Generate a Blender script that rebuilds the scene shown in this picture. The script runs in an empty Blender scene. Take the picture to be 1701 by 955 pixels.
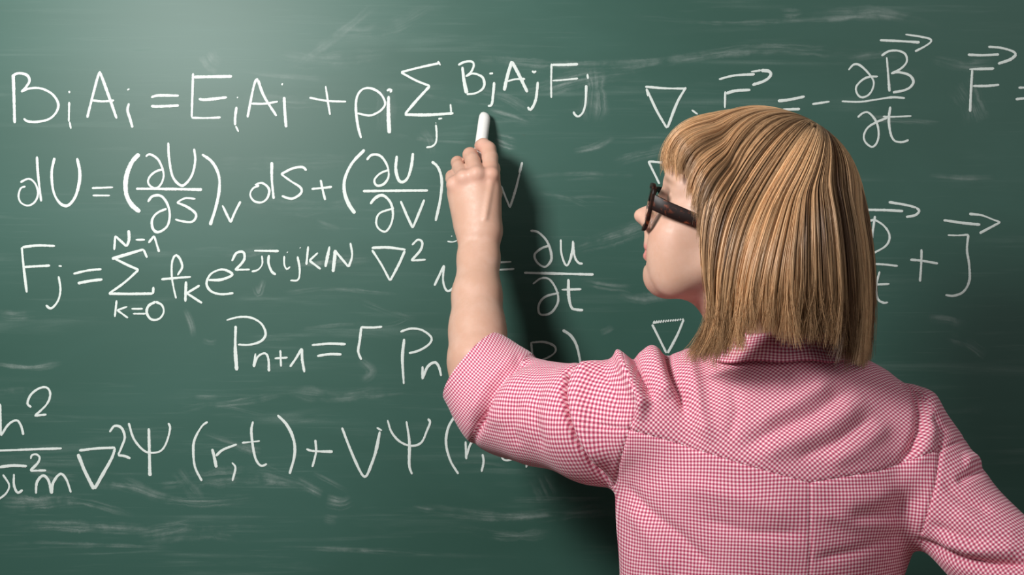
import bpy, math, random
import numpy as np

sc = bpy.context.scene
col = sc.collection
rng = np.random.default_rng(7)

# ------------------------------------------------------------------ camera
CAM_Y, CAM_Z, LENS = -2.05, 1.43, 50.0
FPX = 1701 * LENS / 36.0
cam_d = bpy.data.cameras.new('camera'); cam_d.lens = LENS; cam_d.sensor_width = 36.0
cam = bpy.data.objects.new('camera', cam_d); col.objects.link(cam)
cam.location = (0, CAM_Y, CAM_Z); cam.rotation_euler = (math.pi / 2, 0, 0)
cam_d.clip_start = 0.01
cam_d.dof.use_dof = False
sc.camera = cam

# ------------------------------------------------------------------ light
world = bpy.data.worlds.new('world'); sc.world = world; world.use_nodes = True
bg = world.node_tree.nodes['Background']
bg.inputs[0].default_value = (0.95, 0.98, 1.0, 1); bg.inputs[1].default_value = 0.105

def area(name, loc, target, size, energy, color=(1, 1, 1)):
    d = bpy.data.lights.new(name, 'AREA'); d.shape = 'SQUARE'; d.size = size; d.energy = energy; d.color = color
    o = bpy.data.objects.new(name, d); col.objects.link(o); o.location = loc
    v = np.array(target, float) - np.array(loc, float)
    from mathutils import Vector
    o.rotation_euler = Vector(v).to_track_quat('-Z', 'Y').to_euler()
    return o
area('softbox_lamp', (-0.70, -1.17, 2.00), (-0.12, -0.1, 1.80), 0.32, 23.5, (1.0, 0.985, 0.96))
area('fill_lamp', (1.5, -2.6, 2.3), (0.85, 0.0, 1.6), 1.2, 12, (1.0, 0.98, 0.95))

sc.view_settings.view_transform = 'Standard'; sc.view_settings.look = 'None'
sc.view_settings.gamma = 1.0; sc.view_settings.use_curve_mapping = False
sc.view_settings.exposure = 0.0
sc.cycles.use_denoising = True
sc.cycles.transparent_max_bounces = 24

# ------------------------------------------------------------------ helpers
def W(px, py, y):
    """a point seen at photo pixel (px, py), standing at world depth y"""
    d = y - CAM_Y
    return np.array([(px - 850.5) / FPX * d, y, CAM_Z + (477.5 - py) / FPX * d])

def catmull(P, n_per=8):
    P = np.asarray(P, float)
    if len(P) == 2:
        t = np.linspace(0, 1, n_per + 1)[:, None]
        return P[0] * (1 - t) + P[1] * t
    Q = np.vstack([2 * P[0] - P[1], P, 2 * P[-1] - P[-2]])
    out = []
    for i in range(len(P) - 1):
        p0, p1, p2, p3 = Q[i:i + 4]
        t = np.linspace(0, 1, n_per, endpoint=False)[:, None]
        out.append(0.5 * (2 * p1 + (p2 - p0) * t + (2 * p0 - 5 * p1 + 4 * p2 - p3) * t**2 + (3 * p1 - p0 - 3 * p2 + p3) * t**3))
    out.append(P[-1:])
    return np.vstack(out)

def resample(P, n):
    s = np.r_[0, np.cumsum(np.linalg.norm(np.diff(P, axis=0), axis=1))]
    t = np.linspace(0, s[-1], n)
    return np.stack([np.interp(t, s, P[:, k]) for k in range(P.shape[1])], 1)

def link(name, me, parent=None, mats=(), smooth=True):
    o = bpy.data.objects.new(name, me); col.objects.link(o)
    for m in mats: me.materials.append(m)
    if smooth and len(me.polygons):
        me.polygons.foreach_set('use_smooth', np.ones(len(me.polygons), bool))
    if parent is not None: o.parent = parent
    return o

def mesh_np(name, V, F):
    """fast mesh from arrays; F (n,3) or (n,4)"""
    V = np.ascontiguousarray(V, np.float32); F = np.ascontiguousarray(F, np.int32)
    me = bpy.data.meshes.new(name); k = F.shape[1]
    me.vertices.add(len(V)); me.vertices.foreach_set('co', V.ravel())
    me.loops.add(F.size); me.loops.foreach_set('vertex_index', F.ravel())
    me.polygons.add(len(F)); me.polygons.foreach_set('loop_start', np.arange(0, F.size, k, dtype=np.int32))
    me.update(calc_edges=True); me.validate()
    return me

def vattr(me, name, data, kind='FLOAT'):
    a = me.attributes.new(name, kind, 'POINT')
    key = {'FLOAT': 'value', 'FLOAT_VECTOR': 'vector', 'FLOAT_COLOR': 'color'}[kind]
    a.data.foreach_set(key, np.ascontiguousarray(data, np.float32).ravel())

def tag(o, label=None, cat=None, group=None, kind=None):
    for k, v in (('label', label), ('category', cat), ('group', group), ('kind', kind)):
        if v: o[k] = v
    return o

def empty(name, loc=(0, 0, 0)):
    o = bpy.data.objects.new(name, None); col.objects.link(o); o.location = loc; o.empty_display_size = 0.05
    return o

def box_mesh(name, lo, hi, bevel=0.0):
    import bmesh
    bm = bmesh.new(); bmesh.ops.create_cube(bm, size=1)
    lo, hi = np.array(lo, float), np.array(hi, float)
    for v in bm.verts: v.co = (lo + hi) / 2 + np.array(v.co) * (hi - lo)
    if bevel: bmesh.ops.bevel(bm, geom=bm.edges[:], offset=bevel, segments=2, affect='EDGES', profile=0.5)
    me = bpy.data.meshes.new(name); bm.to_mesh(me); bm.free()
    return me

class NT:
    """tiny node-tree builder"""
    def __init__(s, name):
        s.m = bpy.data.materials.new(name); s.m.use_nodes = True
        s.t = s.m.node_tree; s.b = s.t.nodes['Principled BSDF']; s.out = s.t.nodes['Material Output']
    def n(s, typ, **kw):
        nd = s.t.nodes.new(typ)
        for k, v in kw.items(): setattr(nd, k, v)
        return nd
    def put(s, sock, v):
        if isinstance(v, bpy.types.NodeSocket): s.t.links.new(v, sock)
        elif v is not None: sock.default_value = v
    def math(s, op, a, b=None, c=None, clamp=False):
        nd = s.n('ShaderNodeMath', operation=op, use_clamp=clamp)
        for i, v in enumerate((a, b, c)):
            if v is not None: s.put(nd.inputs[i], v)
        return nd.outputs[0]
    def mix(s, f, a, b, mode='MIX'):
        nd = s.n('ShaderNodeMix', data_type='RGBA', blend_type=mode)
        s.put(nd.inputs[0], f); s.put(nd.inputs[6], a); s.put(nd.inputs[7], b)
        return nd.outputs[2]
    def rng(s, v, a, b, c=0.0, d=1.0, smooth=True):
        nd = s.n('ShaderNodeMapRange', interpolation_type='SMOOTHSTEP' if smooth else 'LINEAR')
        s.put(nd.inputs[0], v)
        for i, x in enumerate((a, b, c, d)): s.put(nd.inputs[i + 1], x)
        return nd.outputs[0]
    def attr(s, name): return s.n('ShaderNodeAttribute', attribute_name=name)
    def obj(s, scale=(1, 1, 1), rot=(0, 0, 0), src=None):
        tc = s.n('ShaderNodeTexCoord'); mp = s.n('ShaderNodeMapping')
        mp.inputs['Scale'].default_value = scale; mp.inputs['Rotation'].default_value = rot
        s.t.links.new(src if src is not None else tc.outputs['Object'], mp.inputs[0]); return mp.outputs[0]
    def noise(s, vec, scale, detail=4, rough=0.55, dist=0.0):
        nd = s.n('ShaderNodeTexNoise'); nd.inputs['Scale'].default_value = scale; nd.inputs['Detail'].default_value = detail
        nd.inputs['Roughness'].default_value = rough; nd.inputs['Distortion'].default_value = dist
        s.put(nd.inputs['Vector'], vec); return nd.outputs[0]
    def bump(s, h, strength, dist=0.001):
        nd = s.n('ShaderNodeBump'); nd.inputs['Strength'].default_value = strength; nd.inputs['Distance'].default_value = dist
        s.put(nd.inputs['Height'], h); s.t.links.new(nd.outputs[0], s.b.inputs['Normal'])
    def set(s, **kw):
        for k, v in kw.items():
            s.put(s.b.inputs[{'color': 'Base Color', 'rough': 'Roughness', 'metal': 'Metallic', 'spec': 'Specular IOR Level', 'sss': 'Subsurface Weight',
                              'alpha': 'Alpha', 'trans': 'Transmission Weight', 'ior': 'IOR', 'coat': 'Coat Weight', 'sheen': 'Sheen Weight', 'aniso': 'Anisotropic'}[k]], v)
        return s.m
# ================================================================== setting
def simple(name, color, rough=0.6, bump=None, **kw):
    t = NT(name); v = t.obj(); nz = t.noise(v, 18, 5)
    c2 = tuple(x * 0.86 for x in color)
    m = t.set(color=t.mix(nz, (*c2, 1), (*color, 1)), rough=rough, **kw)
    if bump: t.bump(t.noise(v, bump[0], 3), bump[1])
    return m
M_wall = simple('wall_paint', (0.62, 0.63, 0.60), 0.8, (180, 0.1))
M_floor = simple('floor_boards', (0.30, 0.21, 0.14), 0.45)
M_frame = simple('board_frame_wood', (0.34, 0.22, 0.12), 0.5, (60, 0.1))

def struct(name, me, m):
    o = link(name, me, None, [m], smooth=False); o['kind'] = 'structure'; return o
struct('wall_back', box_mesh('wall_back', (-3.0, 0.035, 0), (3.0, 0.15, 2.9)), M_wall)
struct('floor', box_mesh('floor', (-3.0, -3.6, -0.08), (3.0, 0.15, 0.0)), M_floor)

# chalkboard: dull green steel with wiped chalk dust
t = NT('green_board')
v = t.obj()
big = t.noise(t.obj((1.0, 1, 2.6)), 1.6, 4, 0.55, 0.6)
strk = t.noise(t.obj((1.0, 1, 16.0), (0, 0.06, 0)), 3.0, 6, 0.62, 0.4)
strk2 = t.noise(t.obj((1.6, 1, 40.0), (0, -0.09, 0)), 3.5, 6, 0.6, 0.3)
patch = t.noise(t.obj((1.0, 1, 1.8), (0, 0.3, 0)), 3.2, 3, 0.5, 0.8)
d1 = t.math('MULTIPLY', t.rng(strk, 0.50, 0.80), t.rng(patch, 0.38, 0.68))
d2 = t.math('MULTIPLY', t.rng(strk2, 0.55, 0.85), t.rng(big, 0.40, 0.65))
fine = t.noise(v, 420, 3, 0.7)
dust = t.math('MULTIPLY', t.math('ADD', t.math('MULTIPLY', d1, 0.17), t.math('MULTIPLY', d2, 0.15)), t.rng(fine, 0.25, 0.75, 0.6, 1.0))
base = t.mix(t.rng(big, 0.3, 0.7), (0.032, 0.096, 0.073, 1), (0.041, 0.114, 0.090, 1))
M_board = t.set(color=t.mix(dust, base, (0.60, 0.70, 0.66, 1)), rough=t.rng(dust, 0, 0.12, 0.46, 0.62), spec=0.34)
t.bump(t.noise(v, 900, 2), 0.06, 0.0005)

board = tag(empty('chalkboard', (0, 0, 0.72)), 'large dark green chalkboard covered in handwritten white formulas, behind the woman', 'chalkboard')
def bpart(name, me, mats, smooth=False, label=None):
    o = link(name, me, board, mats, smooth); o.matrix_parent_inverse.identity(); me.transform(__import__('mathutils').Matrix.Translation((0, 0, -0.72)))
    if label: o['label'] = label
    return o
bpart('writing_surface', box_mesh('writing_surface', (-1.60, 0.0, 0.80), (1.60, 0.03, 2.10)), [M_board], label='dark green writing surface with wiped chalk dust')
for lo, hi in (((-1.65, -0.012, 2.10), (1.65, 0.035, 2.15)), ((-1.65, -0.012, 0.75), (1.65, 0.035, 0.80)),
               ((-1.65, -0.012, 0.80), (-1.60, 0.035, 2.10)), ((1.60, -0.012, 0.80), (1.65, 0.035, 2.10))):
    bpart('frame_rail', box_mesh('frame_rail', lo, hi, 0.004), [M_frame])
bpart('chalk_tray', box_mesh('chalk_tray', (-1.5, -0.085, 0.722), (1.5, 0.035, 0.75), 0.004), [M_frame])

# chalk line material: dense in the middle of a stroke, grainy at its edges
t = NT('chalk_line')
e = t.attr('edge').outputs['Fac']; v = t.obj()
g = t.noise(v, 620, 4, 0.7)
g2 = t.noise(t.obj((1, 1, 1)), 140, 3, 0.6)
dens = t.math('ADD', t.math('MULTIPLY', e, 1.25), t.math('SUBTRACT', t.math('ADD', t.math('MULTIPLY', g, 0.9), t.math('MULTIPLY', g2, 0.35)), 0.78))
M_chalk = t.set(color=t.mix(g, (0.62, 0.70, 0.66, 1), (0.82, 0.87, 0.84, 1)), rough=0.95, spec=0.1, alpha=t.rng(dens, 0.10, 0.50))
# chalk smear: rubbed, streaky and thin
t = NT('chalk_smear')
e = t.attr('edge').outputs['Fac']; al = t.attr('along'); v = t.obj()
cx = t.n('ShaderNodeCombineXYZ'); sp = t.n('ShaderNodeSeparateXYZ'); t.t.links.new(al.outputs['Vector'], sp.inputs[0])
t.put(cx.inputs[0], t.math('MULTIPLY', sp.outputs[0], 9.0)); t.put(cx.inputs[1], t.math('MULTIPLY', sp.outputs[1], 170.0)); t.put(cx.inputs[2], sp.outputs[2])
s1 = t.noise(cx.outputs[0], 1.0, 5, 0.65)
s2 = t.noise(v, 24, 3, 0.6); s3 = t.noise(v, 500, 2, 0.6)
a = t.math('MULTIPLY', t.math('MULTIPLY', e, t.rng(s1, 0.36, 0.72)), t.math('MULTIPLY', t.rng(s2, 0.30, 0.62), t.rng(s3, 0.2, 0.7, 0.6, 1.0)))
M_smear = t.set(color=(0.72, 0.80, 0.77, 1), rough=0.95, spec=0.1, alpha=t.math('MULTIPLY', a, t.attr('strength').outputs['Fac']))

# ------------------------------------------------------------------ handwriting
# every block: origin x, origin y, scale of the tracing, then strokes "width: x,y x,y ..." (widths in photo pixels)
S4 = 4.2525
F1 = [(0, 80, S4, '''6.5:95,185 100,350 105,530;5:85,198 130,178 190,190 210,230 185,275 150,308;4.8:150,308 210,285 290,285 370,325 412,390 400,450 350,500 270,520 200,518 168,498
4:490,380 487,520;4.2:493,520 502,570;4.2:489,302 492,318;5:617,492 645,380 690,210 710,165;6:709,172 770,340 825,498;4.5:652,370 730,376 808,370
5:912,390 902,440 920,500 937,562;3.5:900,296 916,288;5.5:1068,348 1120,335 1265,336;5.5:1068,410 1120,412 1265,406
4.4:1365,178 1360,330 1355,490;4.4:1355,492 1450,494 1560,490;6:1370,205 1460,203 1640,200;5.5:1405,358 1450,365 1605,348'''),
 (380, 80, S4, '''5.5:56,415 47,480 45,545;4.5:50,550 70,592;3.6:58,350 68,348;5.5:133,490 180,260 207,215;6:207,225 250,340 338,480;4:162,392 250,393 348,378
5.5:392,345 397,450 406,560;4:375,262 382,248;4.5:570,350 690,372 830,378;4.5:685,268 700,370 716,472
4.6:936,636 915,560 899,440 905,350 940,295 1000,283 1070,320 1105,385 1085,430 1040,462 990,476 908,460;7.5:1130,338 1128,450 1135,602;5:1118,302 1135,292 1152,300 1138,312'''),
 (640, 80, S4, '''5:388,105 250,135 112,170;5:112,172 220,230 315,268;5:315,268 230,360 140,465;5.8:138,470 300,472 482,460;4:461,395 466,455;4:372,92 390,122
4.8:358,540 363,600 360,660 335,692 290,702;3.5:356,530 360,528;4:375,500 402,496
6.5:545,132 555,220 575,320;4.5:515,120 560,98 610,95 626,120 605,170 568,200;4.5:568,200 620,180 680,200 700,240 690,285 640,318 575,326
5:770,240 762,330 752,398 725,410;4.5:735,180 762,178;6:840,300 865,190 895,92;6.5:895,95 945,190 1004,312;4.4:860,235 920,220 988,218
5.2:1078,238 1066,350 1045,410 1022,436 1008,415;4.5:1038,160 1050,172 1066,162;5:1175,110 1172,230 1173,352;5:1178,118 1260,118 1362,114;4.6:1180,230 1260,225 1362,214
4.5:1420,262 1415,380 1398,450 1365,483 1340,470 1330,448;4.2:1428,182 1432,218''')]
F2 = [(0, 220, S4, '''4.2:145,352 205,328 250,362 270,430 248,490 200,517 150,497 132,450 148,395 182,382;5:262,170 270,300 292,488
6:386,180 366,290 380,420 425,500 480,516 530,460 558,370 565,280 546,182;4.6:650,393 800,388;4.4:655,445 778,446
8.5:985,152 930,215 892,320 892,430 930,510 990,562;4.6:1030,170 1062,155 1120,195 1155,280 1150,340 1118,388 1075,388 1046,350 1065,305 1110,272 1156,262
5:1190,72 1195,180 1220,310 1272,372 1310,365 1358,300 1380,200 1372,115;5.6:962,398 1200,400 1428,404
5:1045,490 1080,450 1140,450 1185,510 1200,590 1180,665 1120,704 1082,682 1075,620 1110,570 1178,538
4.6:1382,470 1310,465 1250,495;4.8:1250,495 1330,530 1386,580 1360,630 1290,628 1238,614;6.2:1428,155 1500,210 1545,300 1550,400 1525,530 1485,655
5:1572,515 1630,636;5.2:1630,636 1662,560 1700,487'''),
 (380, 220, S4, '''4.8:216,376 190,370 238,358 285,400 275,460 235,494 180,485 152,440 172,396 216,376;6:305,210 305,330 318,470
5.4:550,270 520,245 450,255 370,295;5:370,295 440,345 508,390 510,430 460,465 420,465 375,448;5.2:585,400 730,385;5.2:650,335 665,410 682,478
6.6:960,122 870,220 820,330 820,430 850,510 892,572;4.8:975,195 1010,160 1070,165 1118,230 1130,310 1095,365 1045,375 1030,335 1070,290 1130,265
5.4:1188,165 1180,260 1200,335 1230,350 1265,320 1290,240 1302,145;5.4:948,415 1180,412 1408,410;4.8:1000,505 1040,460 1090,445 1140,490 1160,560 1150,640 1110,700 1060,680 1042,630 1068,570 1168,535
5.4:1215,485 1260,590 1300,675;5:1300,675 1340,580 1382,475;6:1435,205 1480,250 1505,340 1495,470 1462,625'''),
 (700, 160, 3.675, '''4.6:485,545 540,680;4.8:540,680 575,570 600,470;5.6:598,470 616,402''')]
F3 = [(0, 380, S4, '''5:155,130 167,260 190,450;5.6:160,130 270,118 390,122;5:170,270 260,265 355,260;4.6:415,335 428,430 410,510 362,562 325,540;3.6:415,262 438,265
5.2:520,318 620,295 718,285;5.4:550,385 640,368 725,358;4.6:808,150 815,50;4.6:815,50 895,125;5.4:895,125 912,80 910,10;4:960,78 1025,78;4.6:1050,100 1090,50;4.8:1090,50 1125,165
4.6:1040,205 1015,145;6.6:1015,145 900,180 792,212;4.6:800,205 900,255 980,290;4.6:980,290 880,380 770,458;5.6:770,458 920,460 1080,458;5:1082,460 1085,410
4.6:825,505 812,622;4:900,550 825,576;4.8:830,576 905,630;4:930,565 1010,565;4:940,600 1030,600;4.8:1100,515 1050,545 1038,595 1070,640 1125,636 1157,590 1145,540 1100,515
4.8:1255,328 1288,270 1270,210 1240,188 1216,240 1215,340 1230,430 1245,492;4.8:1140,357 1240,348 1350,340;5.2:1315,372 1310,515;4.8:1412,400 1320,455;5.6:1320,455 1428,525
4.8:1472,362 1560,360 1640,328 1615,300 1560,288 1490,320 1460,385 1490,440 1560,462 1650,455'''),
 (360, 380, S4, '''4.6:108,228 140,172 188,165 197,210 172,250 130,290;4.6:130,290 235,288;5.2:265,155 440,158;4.6:320,190 322,250 292,290 248,302;4.6:370,185 366,240 388,300 418,325
4.2:478,192 478,250 495,285 520,268;3.4:497,164 502,168;4.6:572,195 587,290 575,360 520,365;3.4:588,132 592,137;4.8:647,125 634,255;4.8:715,170 655,225;4.8:655,225 735,285
5.4:798,125 768,270;6.6:840,150 822,305;4.8:832,150 932,270;4.8:932,270 957,190 945,100;5.6:1095,135 1210,132 1335,148;5.4:1330,155 1285,255 1226,366;5:1224,366 1165,255 1098,150
4.8:1380,115 1420,78 1452,95 1440,150 1375,225;4.8:1375,225 1477,218;3.4:1630,88 1665,94 1702,82;3:1658,50 1663,55;4.6:1538,402 1606,258;4.8:1606,258 1600,370 1630,440 1690,405'''),
 (680, 360, S4, '''4.4:605,323 720,318;4.4:605,377 742,368;4.8:855,98 910,110 970,170 1000,250 1000,310 958,354 905,325 884,270 930,225 992,203
5:1070,160 1074,260 1105,342 1130,320 1152,240 1156,170;5:1156,175 1168,280 1195,325 1225,332;5.6:810,395 1050,402 1302,408
4.6:872,475 930,435 990,443 1040,520 1050,600 1010,670 960,692 918,682 915,620 960,565 1057,537;5.4:1124,440 1126,560 1145,640 1180,656 1228,660;4.2:1075,515 1215,512''')]
F4 = [(360, 520, S4, '''6.6:135,90 132,250 142,405;4.6:70,50 160,28 250,35 320,80 346,150 310,200 230,224 150,222;5.6:275,285 262,380;5.2:262,382 290,310 340,284 365,320 370,412
4:410,320 502,314;4.2:450,262 455,378;5.2:518,380 560,320 602,250;5.4:602,250 605,330 620,418;5:672,226 800,216 912,220;5.2:710,303 800,290 882,292
4.8:1018,100 1100,102 1170,97;5.4:1022,100 1010,200 1000,270 1022,330;5.4:1325,182 1312,320 1322,502;4.6:1298,132 1370,110 1450,120 1516,172 1500,220 1430,264 1358,284
4.8:1455,375 1453,468;4.8:1453,466 1490,380 1540,348 1570,380 1586,445'''),
 (720, 480, S4, '4.6:540,450 597,450;4.4:690,375 702,512;4.4:688,378 780,374 850,400 862,440 812,482 705,522;5:912,290 970,330 1015,410 1045,560')]
F5 = [(0, 620, S4, '''4.6:2,215 8,440;5:8,440 60,362 118,332 150,372 166,435;4.8:222,240 195,212 220,150 280,105 335,103 356,150 330,220 248,300;5:245,300 330,291
4.8:-60,548 200,538 438,530;5.6:-60,672 80,652 192,656;4.6:22,715 66,790 42,850 -10,890;4.6:100,710 100,790 125,842 162,824
4.4:218,605 225,580 255,572 280,592 270,630 215,688;4.4:215,688 328,686;5.4:255,850 262,770 305,722 345,760 365,850;5.4:365,850 378,770 428,710 470,750 502,842
4.8:560,545 690,530 815,525;6.2:815,528 790,600 740,690 670,815;6.6:665,818 600,690 552,570;4.6:775,415 810,372 858,385 882,450 860,520 835,578;4.6:835,580 880,584 922,602
4.8:910,350 945,460 1010,540 1070,562 1140,545 1180,480 1202,390 1190,350;6:1052,388 1056,560 1060,725'''),
 (320, 660, 5.969, '''4.8:150,242 90,290 20,420 8,540 25,690 92,828;8:195,510 215,590 236,695;4.8:232,580 300,520 440,465;4.4:390,645 425,700 395,828
4.8:600,238 583,330 600,500 630,620 680,678 738,660;3.8:490,450 600,440 668,432;5.6:842,175 940,280 1005,430 1010,580 962,758;5:1128,512 1200,532 1390,538;5.2:1217,420 1225,530 1210,610 1187,690'''),
 (500, 640, S4, '''4.8:290,298 340,430 400,570 438,638 462,640 478,610;6:475,620 525,480 558,325;4:572,320 535,298;4.6:612,245 640,330 700,398 780,427 850,404 890,320 912,262 897,235
5.4:745,252 766,400 765,560 785,628;5:1090,212 1040,300 1025,410 1055,530 1112,626;4.8:1163,395 1168,522;4.6:1170,500 1200,410 1245,380;4.6:1283,485 1290,540 1276,610;4.6:1410,440 1420,510 1450,530 1497,520;5:1605,530 1590,580''')]
F6 = [(1040, 80, 4.725, '''5.2:150,303 300,315 465,318;5:470,308 400,430 325,625;5.4:320,628 240,490 160,318;4:158,320 172,378;4:515,485 562,520;5:778,338 775,470;6:785,355 860,335 975,328
4.6:728,245 850,215 1010,205;4:980,185 1060,175;6.4:1060,175 1120,182 1135,212 1090,255 990,290;5.6:1190,415 1280,405 1402,380;5:1225,482 1365,478;4.2:1460,440 1597,420'''),
 (1380, 40, 5.299, '''5:430,143 600,150 782,162;4.6:655,92 780,110 868,130 882,155 830,195 740,242;4.6:492,292 505,450 516,595;4.6:445,280 510,240 590,235 655,265 668,330 620,390 530,437
4.6:530,435 600,425 690,450 727,505 700,555 640,585 545,602;4.4:155,405 200,358 250,360 320,420 375,500 368,570 330,625 270,645 230,610 225,550 280,490 340,465 415,462;4.2:95,680 250,685 400,665 540,645 652,652'''),
 (1400, 180, 5.306, '''4.6:130,80 180,40 230,40 290,110 315,200 305,290 260,340 200,300 185,240 220,170 300,120 390,85;5:418,-15 405,100 420,220 455,285 520,298 580,280;4.2:352,72 430,75 604,68''')]
F7 = [(1380, 40, 5.299, '''5.6:1245,400 1235,550 1225,772;4.8:1218,398 1330,395 1437,392;4.8:1250,545 1370,545 1482,535;5.4:1205,270 1330,275 1480,268;4.8:1385,200 1500,210 1600,240 1632,268
6:1632,268 1580,312 1470,350;5:1650,560 1760,560;5:1625,662 1740,650''')]
F8 = [(1040, 80, 4.725, '4.6:300,900 175,888;4.6:175,888 205,950 262,1066'),
 (1400, 300, 4.342, '''4.8:110,210 300,213 434,220;4.8:330,155 450,175 530,195;5.6:530,195 550,220 520,250 455,262;4.6:232,255 215,370 200,500;4.6:185,295 230,285 300,330 337,400 310,470 205,532
4.6:150,598 300,605 396,616;5:265,655 240,760 250,850 290,880 326,878;3.8:225,750 336,745;4.8:485,570 570,578 686,598;4.8:567,495 565,600 556,728
4.8:755,393 830,395 905,390;5:905,390 895,500 910,600 912,720 870,800 800,830 738,825;5.2:725,285 860,305 990,318;4.6:910,240 1000,250 1080,280 1135,300;4.8:1135,300 985,380''')]
F9 = [(720, 480, S4, '5:1545,250 1600,360 1645,452;4.8:1768,215 1720,330 1655,452;' + ';'.join('3.4:%d,%d %d,%d' % (1552 + k * 17, 246 - k * 2.1, 1562 + k * 17, 224 - k * 1.2) for k in range(13)) + ';4.6:1550,240 1600,232')]

BOARD_MPP = -CAM_Y / FPX
def px_board(P):
    P = np.asarray(P, float)
    return np.stack([(P[:, 0] - 850.5) * BOARD_MPP, np.zeros(len(P)), CAM_Z + (477.5 - P[:, 1]) * BOARD_MPP], 1)

def ribbon(P2, w, lift, cross=(-1, -0.55, 0, 0.55, 1), tips=True, jit=0.13):
    """a ribbon of chalk on the board along photo-pixel points"""
    L = np.linalg.norm(np.diff(P2, axis=0), axis=1).sum()
    n = max(5, int(L / 2.2)); C = resample(P2, n)
    T = np.gradient(C, axis=0); T /= np.linalg.norm(T, axis=1)[:, None] + 1e-9
    N = np.stack([-T[:, 1], T[:, 0]], 1)
    wob = np.interp(np.arange(n), np.linspace(0, n - 1, max(3, n // 7)), rng.normal(0, jit, max(3, n // 7)))
    hw = 0.5 * w * (1 + wob + rng.normal(0, jit * 0.35, n))
    s = np.linspace(0, L, n)
    if tips:
        r = 0.5 * w
        end = np.minimum(np.minimum(s, L - s) / max(r, 1e-6), 1)
        hw *= 0.55 + 0.45 * np.sqrt(np.clip(1 - (1 - end)**2, 0, 1))
    rows, ed = [], []
    for c in cross:
        X = px_board(C + N * (hw * c)[:, None]); X[:, 1] = -lift * (1 - 0.8 * c * c) - 0.0004
        rows.append(X); ed.append(np.full(n, 1 - abs(c)**2.2))
    k = len(cross); V = np.stack(rows, 1).reshape(-1, 3); E = np.stack(ed, 1).reshape(-1)
    al = np.stack([np.repeat(s * BOARD_MPP, k), np.tile(np.array(cross) * 0.5 * w * BOARD_MPP, n), np.full(n * k, rng.uniform(0, 40))], 1)
    i = np.arange(n - 1)[:, None] * k + np.arange(k - 1)[None]
    F = np.stack([i, i + 1, i + k + 1, i + k], -1).reshape(-1, 4)
    return V, F, E, al

def build_ribbons(name, items, mat, lift, parent=None, label=None):
    Vs, Fs, Es, As, Ss, off = [], [], [], [], [], 0
    for P2, w, st, kw in items:
        V, F, E, al = ribbon(P2, w, lift, **kw)
        if st is not None:
            s = al[:, 0] / al[:, 0].max(); E = E * np.clip(np.minimum(s, 1 - s) * 3.0, 0, 1)
        V[:, 1] -= rng.uniform(0, 0.0002)
        Vs.append(V); Fs.append(F + off); Es.append(E); As.append(al); Ss.append(np.full(len(V), st or 1.0)); off += len(V)
    me = mesh_np(name, np.vstack(Vs), np.vstack(Fs))
    vattr(me, 'edge', np.concatenate(Es)); vattr(me, 'along', np.vstack(As), 'FLOAT_VECTOR'); vattr(me, 'strength', np.concatenate(Ss))
    o = bpart(name, me, [mat], True, label)
    if parent is not None: o.parent = parent
    return o

def formula(blocks, label):
    """one written line: an Empty part whose sub-parts are its symbols (strokes that touch, the two bars of an equals sign, a letter and its dot)"""
    S = []
    for ox, oy, s, txt in blocks:
        for st in txt.replace('\n', ';').split(';'):
            if not st.strip(): continue
            w, pts = st.split(':')
            P = np.array([[float(q) for q in p.split(',')] for p in pts.split()]) / s + (ox, oy)
            S.append((catmull(P, 10), float(w) * 1.02))
    n = len(S); root = list(range(n))
    def find(i):
        while root[i] != i: i = root[i]
        return i
    L = [np.linalg.norm(np.diff(P, axis=0), axis=1).sum() for P, _ in S]
    flat = [np.ptp(P[:, 1]) < 9 and 14 < l < 55 for (P, _), l in zip(S, L)]
    D = np.full((n, n), 1e9)
    for i in range(n):
        for j in range(i):
            D[i, j] = D[j, i] = np.sqrt(((S[i][0][:, None] - S[j][0][None])**2).sum(-1)).min()
    for i in range(n):
        for j in range(i):
            if D[i, j] < 5 or (flat[i] and flat[j] and D[i, j] < 20 and abs(S[i][0][:, 0].mean() - S[j][0][:, 0].mean()) < 9): root[find(i)] = find(j)
    for i in range(n):
        if L[i] < 11 and D[i].min() < 30: root[find(i)] = find(int(D[i].argmin()))
    e = empty('chalk_formula'); e.parent = board; e['label'] = label
    for r in sorted(set(find(i) for i in range(n))):
        build_ribbons('chalk_symbol', [(*S[i], None, {}) for i in range(n) if find(i) == r], M_chalk, 0.0004, e)
formula(F1, 'top left chalk line B i A i equals E i A i plus p i sum over j of B j A j F j')
formula(F2, 'second chalk line, dU equals partial U over partial S at V dS plus a second bracket')
formula(F3, 'third chalk line, F j as a sum from k equals 0 to N minus 1, then nabla squared u')
formula(F4, 'fourth chalk line, P n plus 1 equals r P n with a closing bracket')
formula(F5, 'bottom chalk line, h squared over m, nabla squared psi (r,t) plus V psi (r,t)')
formula(F6, 'top right chalk line, nabla and an arrowed letter equals minus partial B over partial t')
formula(F7, 'arrowed chalk letter F with an equals sign at the right edge')
formula(F8, 'chalk line right of the hair, D over t plus J with arrows above')
formula(F9, 'chalk nabla triangle above the raised shoulder, with a hatched top bar')

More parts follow.
